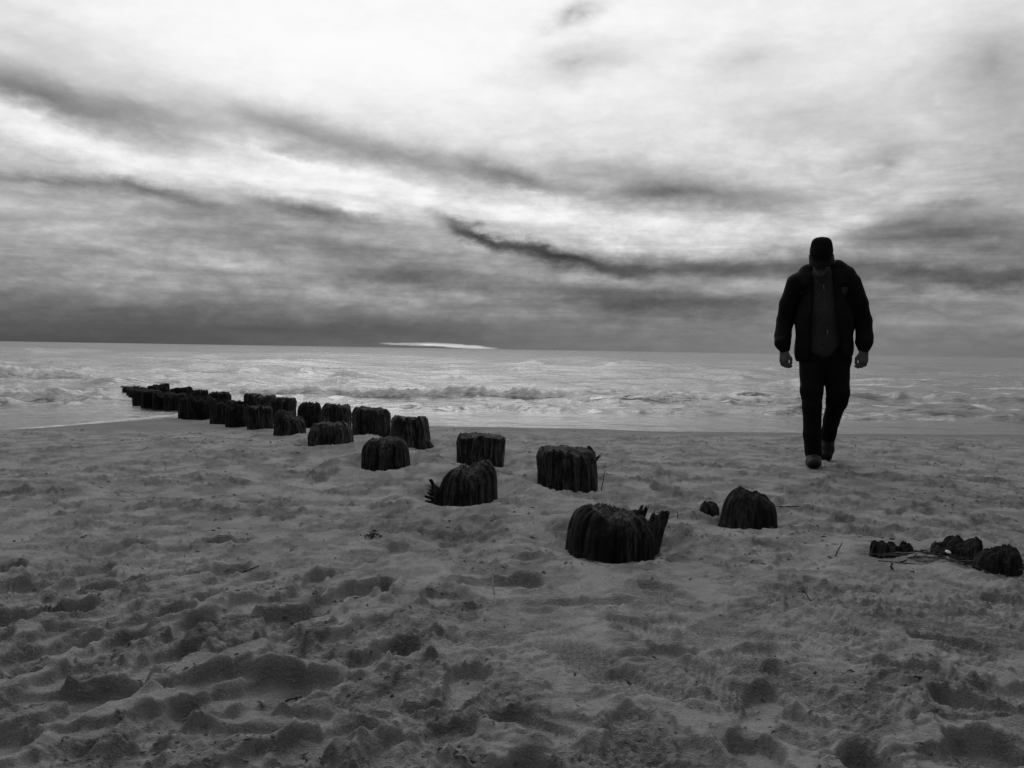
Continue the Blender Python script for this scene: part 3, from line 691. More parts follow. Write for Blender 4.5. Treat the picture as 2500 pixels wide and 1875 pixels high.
# ------------------------------------------------------------------ signed-distance modelling for the walker
class Field:
    def __init__(s, lo, hi, h):
        s.lo = np.array(lo, float); s.h = h
        s.n = np.ceil((np.array(hi) - s.lo) / h).astype(int) + 1
        s.F = np.full(s.n, .2, np.float32)
    def sub(s, lo, hi):
        a = np.clip(np.floor((np.array(lo) - s.lo) / s.h).astype(int), 0, s.n - 1)
        b = np.clip(np.ceil((np.array(hi) - s.lo) / s.h).astype(int) + 1, 1, s.n)
        ax = [s.lo[i] + s.h * np.arange(a[i], b[i], dtype=np.float32) for i in range(3)]
        g = np.meshgrid(*ax, indexing='ij', sparse=True)
        return (slice(a[0], b[0]), slice(a[1], b[1]), slice(a[2], b[2])), g
    def put(s, sl, d, k, mode):
        A = s.F[sl]
        if mode == 'sub': d = -d; h_ = np.clip(.5 - .5 * (d - A) / k * -1, 0, 1); h_ = np.clip(.5 + .5 * (d - A) / k, 0, 1); s.F[sl] = A * (1 - h_) + d * h_ + k * h_ * (1 - h_)
        else: h_ = np.clip(.5 + .5 * (A - d) / k, 0, 1); s.F[sl] = A * (1 - h_) + d * h_ - k * h_ * (1 - h_)
    def cone(s, p, q, r1, r2, k=.02, sy=1.0, mode='add', cy=None):
        "tapered capsule; sy<1 flattens it in y about cy"
        p = np.array(p, float); q = np.array(q, float); m = max(r1, r2) + k + .03
        lo = np.minimum(p, q) - m; hi = np.maximum(p, q) + m
        sl, (x, y, z) = s.sub(lo, hi)
        cy = (p[1] + q[1]) / 2 if cy is None else cy
        yy_ = cy + (y - cy) / sy; P = p.copy(); Q = q.copy(); P[1] = cy + (p[1] - cy) / sy; Q[1] = cy + (q[1] - cy) / sy
        d = Q - P; L2 = max(float(d @ d), 1e-9)
        t = np.clip(((x - P[0]) * d[0] + (yy_ - P[1]) * d[1] + (z - P[2]) * d[2]) / L2, 0, 1)
        dist = np.sqrt((x - P[0] - t * d[0]) ** 2 + (yy_ - P[1] - t * d[1]) ** 2 + (z - P[2] - t * d[2]) ** 2) - (r1 + (r2 - r1) * t)
        s.put(sl, (dist * (sy if sy < 1 else 1)).astype(np.float32), k, mode)
    def ell(s, c, r, k=.02, axes=None, mode='add'):
        c = np.array(c, float); r = np.array(r, float); m = r.max() + k + .03
        sl, (x, y, z) = s.sub(c - m, c + m)
        X_, Y_, Z_ = x - c[0], y - c[1], z - c[2]
        if axes is not None:
            A = np.array(axes)
            X_, Y_, Z_ = [A[i][0] * X_ + A[i][1] * Y_ + A[i][2] * Z_ for i in range(3)]
        k0 = np.sqrt((X_ / r[0]) ** 2 + (Y_ / r[1]) ** 2 + (Z_ / r[2]) ** 2)
        k1 = np.sqrt((X_ / r[0] ** 2) ** 2 + (Y_ / r[1] ** 2) ** 2 + (Z_ / r[2] ** 2) ** 2) + 1e-6
        s.put(sl, (k0 * (k0 - 1) / k1).astype(np.float32), k, mode)
    def func(s, lo, hi, f, k=.01, mode='add'):
        sl, g = s.sub(lo, hi); s.put(sl, f(*g).astype(np.float32), k, mode)
    def wrinkle(s, amp, seed, fz=1.0):
        r = np.random.default_rng(seed)
        sl, (x, y, z) = s.sub(s.lo, s.lo + s.h * s.n)
        w = 0
        for i in range(7):
            f = r.normal(0, 1, 3) * np.array([22, 22, 34 * fz]); ph = r.uniform(0, 6.28)
            w = w + np.sin(f[0] * x + f[1] * y + f[2] * z + ph + 1.5 * np.sin(f[1] * .6 * x - f[0] * .5 * z + ph)) / 7
        s.F += (amp * w).astype(np.float32)
    def mesh(s, name):
        F = s.F; S = F < 0
        S[0] = S[-1] = False; S[:, 0] = S[:, -1] = False; S[:, :, 0] = S[:, :, -1] = False
        c = [S[i:S.shape[0] - 1 + i, j:S.shape[1] - 1 + j, k:S.shape[2] - 1 + k] for i in (0, 1) for j in (0, 1) for k in (0, 1)]
        anyc = np.logical_or.reduce(c); allc = np.logical_and.reduce(c); act = anyc & ~allc
        I = np.argwhere(act); idx = np.full(act.shape, -1, np.int32); idx[act] = np.arange(len(I))
        acc_ = np.zeros((len(I), 3)); cnt = np.zeros(len(I))
        cor = np.array([(i, j, k) for i in (0, 1) for j in (0, 1) for k in (0, 1)])
        val = np.stack([F[I[:, 0] + o[0], I[:, 1] + o[1], I[:, 2] + o[2]] for o in cor], 1)
        for a in range(8):
            for b in range(a + 1, 8):
                if np.abs(cor[a] - cor[b]).sum() != 1: continue
                va, vb = val[:, a], val[:, b]; m = (va < 0) != (vb < 0)
                t = np.where(m, va / np.where(np.abs(va - vb) < 1e-9, 1, va - vb), 0); t = np.clip(t, 0, 1)
                pnt = cor[a] + t[:, None] * (cor[b] - cor[a])
                acc_[m] += pnt[m]; cnt[m] += 1
        V = (I + acc_ / np.maximum(cnt, 1)[:, None]) * s.h + s.lo
        faces = []
        for ax in range(3):
            o1, o2 = [(1, 2), (2, 0), (0, 1)][ax]
            A = [slice(None)] * 3; B = [slice(None)] * 3; A[ax] = slice(0, -1); B[ax] = slice(1, None)
            ch = S[tuple(A)] != S[tuple(B)]; E_ = np.argwhere(ch)
            E_ = E_[(E_[:, o1] > 0) & (E_[:, o2] > 0) & (E_[:, o1] < act.shape[o1]) & (E_[:, o2] < act.shape[o2])]
            ins = S[tuple(E_.T)]
            def at_(d1, d2):
                e = E_.copy(); e[:, o1] -= d1; e[:, o2] -= d2; return idx[tuple(e.T)]
            q = np.stack([at_(1, 1), at_(0, 1), at_(0, 0), at_(1, 0)], 1)
            q[~ins] = q[~ins][:, ::-1]; faces.append(q)
        Fc = np.concatenate(faces); Fc = Fc[(Fc >= 0).all(1)]
        return mesh_np(name, V, Fc)
    def front(s, x, z):
        "smallest y where the solid begins at (x, z)"
        i, k = int(round((x - s.lo[0]) / s.h)), int(round((z - s.lo[2]) / s.h))
        c_ = s.F[i, :, k]; j = int(np.argmax(c_ < 0)); return s.lo[1] + s.h * j

def plain(name, v, rough=.8, spec=.2, var=.25, scale=60, bump=.0008):
    m = Mat(name, rough, spec); n = m.noise(scale, 4, .6); m.col(m.rng(n, .3, .7, v * (1 - var), v * (1 + var)))
    if bump: m.bump(n, 1.0, bump * 4)
    return m.m
M_JACKET = plain('black_jacket_cloth', .006, .85, .08); M_TROUSER = plain('black_trouser_cloth', .006, .9, .06)
M_SHIRT = plain('charcoal_shirt_cloth', .034, .95, .05); M_SKIN = plain('skin', .075, .6, .25, .12, 90)
M_CAP = plain('black_cap_cloth', .008, .9, .05); M_HAIR = plain('grey_hair', .06, .7, .2); M_MOUST = plain('dark_moustache', .03, .8, .1)
M_SHOE = plain('dark_leather', .006, .6, .3); M_SOLE = plain('black_rubber', .006, .8, .2); M_METAL = plain('dull_metal', .2, .4, .5, .1); M_PALE = plain('pale_print', .22, .8, .2, .1)
M_EYE = plain('eye', .3, .3, .4, .1, 90, 0)

PYAW = -math.atan2(2.2855, 6.3177)
walker = None
h = .0045
# head frame: bowed forward
th_ = R_(30); HC = np.array([.012, .125, 1.585])
HU = np.array([0, -math.sin(th_), math.cos(th_)]); HF = np.array([0, -math.cos(th_), -math.sin(th_)]); HX = np.array([1., 0, 0])
def hp(x, f, up): return HC + x * HX + f * HF + up * HU
HA = (HX, HF, HU)
B = Field((-.40, -.22, -.02), (.48, .72, 1.80), h)
# trunk, neck, head
B.cone((.05, .22, .90), (.045, .22, 1.15), .135, .13, .03, .75); B.cone((.045, .22, 1.15), (.04, .24, 1.34), .13, .115, .03, .7)
B.cone((-.11, .24, 1.40), (.18, .24, 1.41), .05, .05, .04)
B.cone((.03, .22, 1.42), tuple(hp(0, -.03, -.04)), .062, .056, .03)
B.ell(hp(0, -.012, .045), (.075, .095, .10), .02, HA); B.ell(hp(0, .022, -.035), (.06, .068, .075), .03, HA); B.ell(hp(0, .062, -.092), (.03, .026, .024), .03, HA)
B.cone(hp(0, .088, .03), hp(0, .112, -.012), .010, .014, .015); B.cone(hp(-.014, .095, -.014), hp(.014, .095, -.014), .009, .009, .01)
B.cone(hp(-.035, .070, .040), hp(.035, .070, .040), .012, .012, .02)
for s_ in (-1, 1):
    B.ell(hp(s_ * .03, .088, .028), (.015, .012, .010), .006, HA, 'sub')
    B.ell(hp(s_ * .078, -.005, .012), (.012, .02, .032), .008, HA)
    B.ell(hp(s_ * .038, .07, -.01), (.022, .02, .02), .02, HA)
B.cone(hp(-.022, .088, -.052), hp(.022, .088, -.052), .008, .008, .008)
B.ell(hp(0, .098, -.058), (.024, .008, .003), .003, HA, 'sub')
ARMS = {-1: [(-.165, .23, 1.40), (-.236, .245, 1.13), (-.238, .15, .885)], 1: [(.235, .23, 1.40), (.328, .255, 1.13), (.338, .195, .895)]}
for s_, (a0, a1, a2) in ARMS.items():
    B.cone(a0, a1, .055, .043, .03); B.cone(a1, a2, .043, .028, .02)
    w = np.array(a2); dn = np.array([.02 * -s_, -.10, -1.0]); dn /= np.linalg.norm(dn)
    ax_ = np.array([-s_ * .80, -.60, 0.02])            # little finger -> forefinger
    nrm = np.cross(dn, ax_); nrm /= np.linalg.norm(nrm)
    if nrm[1] < 0: nrm = -nrm                          # palm side looks back and inwards
    for t in (-.026, -.009, .009, .026):
        B.cone(w + ax_ * t * .7 - dn * .01, w + dn * .078 + ax_ * t, .017, .015, .016)
    for fi, (t, L) in enumerate(((.031, .075), (.011, .084), (-.010, .078), (-.030, .062))):
        k0 = w + dn * .084 + ax_ * t
        d1 = dn * math.cos(R_(25)) + nrm * math.sin(R_(25)); d2 = dn * math.cos(R_(75)) + nrm * math.sin(R_(75)); d3 = dn * math.cos(R_(120)) + nrm * math.sin(R_(120))
        k1 = k0 + d1 * L * .5; k2 = k1 + d2 * L * .32; k3 = k2 + d3 * L * .22
        B.cone(k0, k1, .0098, .009, .003); B.cone(k1, k2, .009, .0082, .003); B.cone(k2, k3, .0082, .0072, .003)
    t0 = w + dn * .025 + ax_ * .028; t1 = w + dn * .062 + ax_ * .055 + nrm * .012; t2 = w + dn * .095 + ax_ * .054 + nrm * .016; t3 = w + dn * .118 + ax_ * .044 + nrm * .018
    B.cone(t0, t1, .015, .012, .012); B.cone(t1, t2, .0115, .0105, .004); B.cone(t2, t3, .0105, .008, .004)
LEGS = [[(-.02, .22, .86), (-.022, .085, .49), (.0, .055, .10)], [(.13, .225, .86), (.160, .18, .52), (.108, .50, .22)]]
for a0, a1, a2 in LEGS:
    B.cone(a0, a1, .085, .055, .03); B.cone(a1, a2, .052, .036, .02)
B.cone((0, .075, .06), (0, -.09, .035), .034, .028, .02); B.cone((.108, .545, .16), (.098, .455, .05), .034, .03, .02)
body = B.mesh('person_body'); del B
walker = link('person', body, M_SKIN)
walker.location = (2.2855, 6.3177, -.010); walker.rotation_euler = (0, 0, PYAW)
tag(walker, 'person in black open jacket and cap walking on the sand with head bowed', 'person')
hj = .006
T = Field((-.28, -.2, .02), (.36, .72, 1.0), hj)          # trousers
T.cone((.02, .22, .84), (.125, .22, .84), .125, .125, .03, .9); T.cone((.02, .22, .93), (.09, .22, .93), .13, .13, .04, .85)
T.cone((-.02, .2, .80), (-.028, .10, .58), .108, .082, .03); T.cone((-.028, .10, .58), (-.02, .075, .46), .082, .07, .02); T.cone((-.02, .075, .46), (-.012, .06, .25), .070, .066, .02); T.cone((-.012, .06, .25), (.0, .05, .115), .064, .062, .02)
T.cone((.135, .22, .80), (.163, .165, .58), .112, .084, .03); T.cone((.163, .165, .58), (.155, .17, .50), .084, .08, .02); T.cone((.155, .17, .50), (.125, .36, .34), .074, .062, .02); T.cone((.125, .36, .34), (.108, .50, .21), .06, .058, .02)
T.func((-.2, -.2, .0), (.08, .3, .14), lambda x, y, z: z - .085 + .0 * (x + y), .006, 'sub')
T.wrinkle(.0045, 3, .5)
link('trousers', T.mesh('trousers'), M_TROUSER, walker); del T
S_ = Field((-.25, -.02, .84), (.35, .45, 1.56), hj)       # shirt with stand-up collar
S_.cone((.05, .22, .93), (.045, .215, 1.15), .17, .165, .03, .78); S_.cone((.045, .215, 1.15), (.04, .22, 1.37), .165, .14, .03, .74)
S_.cone((-.09, .22, 1.41), (.16, .22, 1.42), .06, .06, .05); S_.cone((.03, .20, 1.43), (.025, .175, 1.475), .074, .07, .02)
S_.wrinkle(.006, 5)
shirt = link('shirt', S_.mesh('shirt'), M_SHIRT, walker)
J = Field((-.36, -.04, .76), (.46, .48, 1.64), hj)        # jacket
J.cone((.052, .22, .915), (.048, .22, 1.12), .212, .205, .04, .84); J.cone((.048, .22, 1.12), (.04, .225, 1.36), .205, .155, .04, .86)
J.cone((.05, .22, .875), (.05, .22, .885), .205, .205, .03, .8)
J.cone((-.135, .23, 1.415), (.195, .23, 1.435), .080, .080, .05)
J.cone((-.085, .255, 1.50), (.02, .285, 1.525), .058, .06, .03); J.cone((.02, .285, 1.525), (.125, .255, 1.525), .06, .06, .03); J.cone((.125, .255, 1.525), (.205, .24, 1.485), .056, .055, .03)
J.cone((-.085, .24, 1.49), (-.08, .16, 1.40), .045, .03, .05); J.cone((.125, .24, 1.51), (.14, .16, 1.40), .045, .03, .05)
for s_, pts in ((-1, [(-.162, .23, 1.41, .078), (-.215, .235, 1.25, .072), (-.240, .245, 1.12, .066), (-.252, .20, 1.0, .062), (-.250, .165, .945, .060), (-.236, .15, .905, .044)]),
                (1, [(.228, .23, 1.405, .080), (.290, .24, 1.25, .070), (.330, .255, 1.12, .062), (.340, .225, 1.0, .060), (.338, .205, .955, .060), (.337, .197, .915, .044)])):
    for p, q in zip(pts, pts[1:]): J.cone(p[:3], q[:3], p[3], q[3], .015)
J.func((-.2, -.04, .76), (.3, .48, .86), lambda x, y, z: z - .80 - .16 * (x - .05) ** 2 - .1 * (x + .12) + 0 * y, .01, 'sub')
def opening(x, y, z):
    cx = .030 + .03 * (1.42 - z) / .5; hw = .068 + .045 * (1.42 - z) / .5
    d = np.maximum(np.abs(x - cx) - hw, y - .17)
    return np.maximum(d, z - 1.62)
J.func((-.12, -.04, .76), (.22, .2, 1.64), opening, .012, 'sub')
J.wrinkle(.0045, 8, .6)
jacket = link('jacket', J.mesh('jacket'), M_JACKET, walker)
# cap: crown and visor
hc = .0045
Cp = Field((-.13, -.06, 1.50), (.15, .32, 1.80), hc)
Cp.ell(hp(0, -.010, .060), (.085, .110, .105), .01, HA); Cp.cone(hp(-.035, .0, .135), hp(.035, .0, .135), .03, .03, .04)
def below(x, y, z):
    return (x - HC[0]) * HU[0] + (y - HC[1]) * HU[1] + (z - HC[2]) * HU[2] - .036 + .05 * ((y - HC[1]) * HF[1] + (z - HC[2]) * HF[2])
Cp.func((-.13, -.06, 1.50), (.15, .32, 1.80), below, .006, 'sub')
cap = link('cap', Cp.mesh('cap'), M_CAP, walker); del Cp
Vv = []; nu, nv = 25, 9
for lay in (0, 1):
    for i in range(nv):
        for j in range(nu):
            a = R_(-72 + 144 * j / (nu - 1)); t = i / (nv - 1)
            x = math.sin(a) * (.077 + .012 * t); f = -.012 + math.cos(a) * .098 + t * (.075 * max(math.cos(a * 1.05), 0.0) ** .6)
            up = .042 - t * .034 * (0.6 + .4 * math.cos(a)) - .025 * (x / .08) ** 2 * (t * .8 + .2) - lay * .004
            Vv.append(hp(x, f, up))
Vv = np.array(Vv); Fv = grid_faces(nv, nu); n0 = nu * nv
rim = []
loop = [j for j in range(nu)] + [i * nu + nu - 1 for i in range(1, nv)] + [(nv - 1) * nu + j for j in range(nu - 2, -1, -1)] + [i * nu for i in range(nv - 2, 0, -1)]
for a_, b_ in zip(loop, loop[1:] + loop[:1]): rim.append((a_, a_ + n0, b_ + n0, b_))
link('visor', mesh_np('visor', Vv, np.concatenate([Fv, Fv[:, ::-1] + n0, np.array(rim)])), M_CAP, cap)
# shoes
for nm, (heel, toe, ank) in enumerate((((0, .085, .045), (0.004, -.105, .04), (0, .055, .09)), ((.108, .575, .155), (.096, .46, .045), (.108, .53, .19)))):
    Sh = Field((-.08, -.2, -.02) if nm == 0 else (.02, .36, -.02), (.09, .18, .18) if nm == 0 else (.2, .66, .28), .0045)
    hv, tv = np.array(heel), np.array(toe); d = tv - hv; mid = hv + d * .55
    Sh.cone(hv, mid, .04, .046, .02); Sh.cone(mid, tv, .046, .042, .03); Sh.cone(ank, hv + d * .2, .05, .044, .03); Sh.cone(ank, mid + (0, 0, .012), .046, .034, .03)
    up_n = np.cross(d / np.linalg.norm(d), (1, 0, 0)); up_n = up_n if up_n[2] > 0 else -up_n
    def solecut(x, y, z, hv=hv, up_n=up_n): return (x - hv[0]) * up_n[0] + (y - hv[1]) * up_n[1] + (z - hv[2]) * up_n[2] + .022
    Sh.func(Sh.lo, Sh.lo + Sh.h * Sh.n, solecut, .003, 'sub')
    so = link('shoe', Sh.mesh('shoe'), M_SHOE, walker)
    Sl = Field(Sh.lo, Sh.lo + Sh.h * (Sh.n - 1), .0045)
    Sl.cone(hv, mid, .046, .051, .02); Sl.cone(mid, tv, .051, .047, .03)
    def slab(x, y, z, hv=hv, up_n=up_n):
        q = (x - hv[0]) * up_n[0] + (y - hv[1]) * up_n[1] + (z - hv[2]) * up_n[2]
        return -np.minimum(-(q + .018), (q + .045))
    Sl.func(Sl.lo, Sl.lo + Sl.h * Sl.n, lambda x, y, z, f=slab: -f(x, y, z) * -1, .002, 'sub')
    link('sole', Sl.mesh('sole'), M_SOLE, so)
# moustache, hair at the nape, eyes
def blob(name, parent, mat, prims, lo, hi, hh_=.003):
    q = Field(lo, hi, hh_)
    for p_ in prims: q.cone(*p_)
    return link(name, q.mesh(name), mat, parent)
blob('moustache', walker, M_MOUST, [(hp(0, .098, -.034), hp(.032, .084, -.045), .009, .006, .004), (hp(0, .098, -.034), hp(-.032, .084, -.045), .009, .006, .004)], (-.06, -.02, 1.44), (.09, .14, 1.62))
blob('hair', walker, M_HAIR, [(hp(s_ * .078, -.02, .02), hp(s_ * (.088 if s_ > 0 else .074), -.045, -.055), .014, .012, .01) for s_ in (-1, 1)] + [(hp(.088, -.045, -.05), hp(.10, -.06, -.075), .010, .005, .01), (hp(-.06, -.085, .0), hp(.06, -.085, .0), .02, .02, .02)], (-.12, .08, 1.42), (.16, .34, 1.72), .004)
for s_ in (-1, 1):
    blob('eye', walker, M_EYE, [(hp(s_ * .03, .074, .028), hp(s_ * .03, .075, .028), .0115, .0115, .002)], hp(s_ * .03, .075, .028) - .03, hp(s_ * .03, .075, .028) + .03)
# zip, belt buckle, chest crest and small mark
def strip(name, parent, mat, pts, w, field, proud=.004):
    V = []; 
    for (x, z) in pts:
        y = field.front(x, z) - proud
        V += [(x - w, y, z), (x + w, y, z), (x + w, y + .006, z), (x - w, y + .006, z)]
    n = len(pts); Fq = []
    for i in range(n - 1):
        for k in range(4): Fq.append((i * 4 + k, i * 4 + (k + 1) % 4, i * 4 + 4 + (k + 1) % 4, i * 4 + 4 + k))
    Fq += [(0, 3, 2, 1), ((n - 1) * 4, (n - 1) * 4 + 1, (n - 1) * 4 + 2, (n - 1) * 4 + 3)]
    return link(name, mesh_np(name, V, Fq, False), mat, parent)
strip('zip_pull', shirt, M_METAL, [(.036, 1.395), (.037, 1.375), (.038, 1.355)], .0022, S_)
strip('button', shirt, M_METAL, [(.04, 1.305), (.04, 1.299)], .003, S_)
strip('button', shirt, M_METAL, [(.043, 1.215), (.043, 1.210)], .003, S_)
strip('zip_pull', jacket, M_METAL, [(.072, 1.045), (.073, 1.03), (.075, 1.015)], .0022, S_, .006)
def decal(name, pts, mat, field, proud=.003):
    V = []
    for (x, z) in pts: V.append((x, field.front(x, z) - proud, z))
    n = len(V); V += [(a, b + .004, c_) for a, b, c_ in V]
    bm = bmesh.new(); vs = [bm.verts.new(v) for v in V]
    bm.faces.new(vs[:n][::-1]); bm.faces.new(vs[n:])
    for i in range(n): bm.faces.new((vs[i], vs[(i + 1) % n], vs[n + (i + 1) % n], vs[n + i]))
    bmesh.ops.recalc_face_normals(bm, faces=bm.faces)
    me = bpy.data.meshes.new(name); bm.to_mesh(me); bm.free(); return link(name, me, mat, jacket)
cx_, cz_ = .188, 1.345
sh_ = [(-.022, .028), (.022, .028), (.024, .0), (.014, -.022), (0, -.034), (-.014, -.022), (-.024, 0)]
M_CREST = plain('crest_thread', .035, .9, .1, .6, 300, 0)
crest = decal('crest', [(cx_ + a, cz_ + b) for a, b in sh_], M_CREST, J)
for q in ([(-.012, .02), (.004, .02), (.002, .010), (-.010, .012)], [(-.006, .006), (.012, .004), (.008, -.006), (-.004, -.004)], [(-.004, -.010), (.006, -.010), (.002, -.022)]):
    d_ = decal('crest_figure', [(cx_ + a, cz_ + b) for a, b in q], M_PALE, J, .006); d_.parent = crest
decal('chest_mark', [(-.131, 1.331), (-.127, 1.340), (-.122, 1.333), (-.112, 1.331), (-.122, 1.327)], M_PALE, J)
link_b = strip('belt_buckle', [o for o in walker.children if o.name.startswith('trousers')][0], M_METAL, [(.028, .945), (.05, .942)], .004, S_, .01)

# ------------------------------------------------------------------ drift litter
M_STICK = plain('dark_drift_stick', .022, .8, .2, .4, 80); M_STRAW = plain('pale_straw', .30, .8, .2, .2, 80); M_MID = plain('brown_reed', .07, .85, .2, .4, 80)
M_WEED = plain('black_seaweed', .012, .6, .4, .4, 60); M_SHELL = plain('white_shell', .62, .5, .4, .1, 50)
def stick(p0, p1, r, mat, name='drift_stick', bend=.0, seed=0, nseg=6):
    rr = random.Random(seed); bm = bmesh.new(); prev = None
    p0 = Vector(p0); p1 = Vector(p1); org = p0.copy(); d = (p1 - p0); side = d.cross(Vector((0, 0, 1))); side = side.normalized() if side.length > 1e-6 else Vector((1, 0, 0)); up = side.cross(d).normalized()
    ph = rr.uniform(0, 6)
    for i in range(nseg + 1):
        t = i / nseg; c_ = d * t + side * bend * math.sin(math.pi * t) + side * .15 * r * math.sin(9 * t + ph) * 3 + up * r * .4 * math.sin(7 * t + ph)
        rad = r * (1 - .45 * t) * rr.uniform(.8, 1.2)
        ring = [bm.verts.new(c_ + side * math.cos(k / 5 * 6.283) * rad + up * math.sin(k / 5 * 6.283) * rad) for k in range(5)]
        if prev:
            for k in range(5): bm.faces.new((prev[k], prev[(k + 1) % 5], ring[(k + 1) % 5], ring[k]))
        else: bm.faces.new(ring[::-1])
        prev = ring
    bm.faces.new(prev)
    me = bpy.data.meshes.new(name); bm.to_mesh(me); bm.free()
    o = link(name, me, mat); o.location = org; return o
def flat_stick(x, y, ang, L, r, mat, label, group=None, rise=0., seed=0, bend=0., name='drift_stick', lift=.0):
    x1, y1 = x + L * math.cos(ang), y + L * math.sin(ang)
    z0 = ground_at(x, y) + r * .2 + lift; z1 = ground_at(x1, y1) + r * .2 + rise
    return tag(stick((x, y, z0), (x1, y1, z1), r, mat, name, bend, seed), label, 'stick', group)
rr = random.Random(21)
TL = 'thin dark stick lying in the tangle of driftwood between the low stumps at the right'
for i in range(84):
    t = rr.random(); bx_ = 1.56 + .44 * t + rr.gauss(0, .03); by_ = 3.44 - .26 * max(t - .35, 0) + rr.gauss(0, .05)
    L = rr.uniform(.05, .17); a = R_(rr.choice((0, 180)) + rr.gauss(-14, 38))
    flat_stick(bx_ - L / 2 * math.cos(a), by_ - L / 2 * math.sin(a), a, L, rr.uniform(.0014, .0034), rr.choice((M_STICK, M_STICK, M_MID)), TL, 'tangle of sticks by the low stumps', rr.choice((0, .004, .012, .03)), i, rr.uniform(-.015, .015), lift=rr.uniform(0, .012))
for (x, y, a, L, r, m, lab, rise) in (
    (-.052, 2.875, R_(105), .03, .0042, M_STRAW, 'short pale upright splinter of wood stuck in the churned sand', .075),
    (.545, 5.0, R_(60), .05, .003, M_STICK, 'dark twig standing upright right of the frayed pile', .13),
    (1.36, 3.47, R_(40), .05, .003, M_STICK, 'short slanting twig left of the stick tangle', .05),
    (-1.06, 3.08, R_(8), .13, .0045, M_STICK, 'dark broken stick lying on the trodden sand at left', .01),
    (-.98, 2.88, R_(12), .10, .0035, M_STICK, 'thin stick half buried on a ridge of sand at left', .012),
    (-.55, 2.02, R_(35), .05, .003, M_STICK, 'thin dark stick slanting in the foreground at left', .01),
    (1.04, 2.12, R_(5), .10, .003, M_STICK, 'thin straight twig lying on the smooth foreground sand at right', .004),
    (1.02, 2.79, R_(120), .04, .0022, M_STICK, 'fine twig poking up from the rough sand at right', .04),
    (1.44, 4.62, R_(8), .17, .005, M_STICK, 'flat stick lying right of the leaning dark pile', .01),
    (.80, 4.28, R_(-25), .09, .0025, M_STICK, 'bent twig lying behind the splintered nearest pile', .03),
    (-1.32, 5.4, R_(55), .08, .003, M_MID, 'straw leaning out of the sand left of the ribbed pile', .05),
    (1.55, 1.86, R_(65), .12, .0016, M_STRAW, 'very thin pale straw at the lower right', .03),
    (1.72, 3.86, R_(0), .2, .004, M_STICK, 'long thin stick lying behind the low stumps at right', .0),
    (.86, 4.27, R_(85), .004, .0035, M_STICK, 'tiny upright twig stub left of the small black dome', .03),
    (1.50, 3.26, R_(85), .004, .006, M_STICK, 'short black peg standing in front of the stick tangle', .026)):
    flat_stick(x, y, a, L, r, m, lab, None, rise, int(abs(x) * 999))
# reeds caught at the foot of the pale-topped pile
for i in range(34):
    x = -1.5 + rr.uniform(-.26, .24); y = 6.83 - rr.uniform(-.02, .14); a = R_(rr.uniform(0, 360)); L = rr.uniform(.04, .12)
    flat_stick(x, y, a, L, rr.uniform(.0014, .003), rr.choice((M_STICK, M_MID)), 'short dry grass stem at the foot of the pale-topped pile', 'grass stems at the pale-topped pile', rr.choice((0, .01, .06)), 300 + i)
def clump(name, x, y, r, hgt, mat, label, cat, seed, n=40):
    rr_ = random.Random(seed); bm = bmesh.new()
    for i in range(n):
        a = rr_.uniform(0, 6.28); q = r * math.sqrt(rr_.random()); p = Vector((q * math.cos(a), q * .6 * math.sin(a), rr_.uniform(0, hgt) * (1 - (q / r) ** 2)))
        d = Vector((rr_.gauss(0, 1), rr_.gauss(0, 1), rr_.gauss(0, .5))).normalized() * r * rr_.uniform(.2, .5); s_ = Vector((rr_.gauss(0, 1), rr_.gauss(0, 1), rr_.gauss(0, .6))).normalized() * r * .12
        m_ = p + d * .5 + Vector((0, 0, r * .1))
        for p1, p2 in ((p, m_), (m_, p + d)):
            f_ = [bm.verts.new(v) for v in (p1 - s_, p1 + s_, p2 + s_ * .8, p2 - s_ * .8)]; bm.faces.new(f_)
    me = bpy.data.meshes.new(name); bm.to_mesh(me); bm.free(); o = link(name, me, mat); o.location = (x, y, ground_at(x, y) + .002)
    return tag(o, label, cat)
clump('seaweed_clump', -.61, 3.68, .045, .03, M_WEED, 'small black clump of seaweed on the open sand left of centre', 'seaweed', 1)
clump('seaweed_clump', .80, 4.42, .03, .014, M_WEED, 'tiny black scrap of seaweed behind the splintered nearest pile', 'seaweed', 2, 24)
clump('seaweed_clump', 1.56, 3.2, .018, .014, M_WEED, 'tiny dark pellet of seaweed in front of the stick tangle', 'seaweed', 4, 16)
def shell(x, y, r, label, z=None, seed=0):
    V = []; n, m = 22, 7
    for j in range(m + 1):
        t = j / m
        for i in range(n):
            a = i / n * 2 * math.pi; rad = r * t * (1 + .04 * math.cos(11 * a)); V.append((rad * math.cos(a) * 1.15, rad * math.sin(a) * .8, r * .42 * (1 - t * t) + r * .03 * math.cos(11 * a) * t))
    o = link('sea_shell', mesh_np('sea_shell', V, grid_faces(m + 1, n, True)), M_SHELL); o.location = (x, y, z if z is not None else ground_at(x, y) + .001); o.rotation_euler = (R_(38), R_(12), seed)
    return tag(o, label, 'shell')
shell(1.80, 3.415, .011, 'white half shell lying in the sticks beside the low stump', ground_at(1.80, 3.415) + .022)
shell(2.28, 4.4, .009, 'tiny white shell on the smooth sand right of the leaning pile', None, 2.0)
shell(-2.4, 4.9, .010, 'tiny white shell on the open sand at the left', None, 2.6)
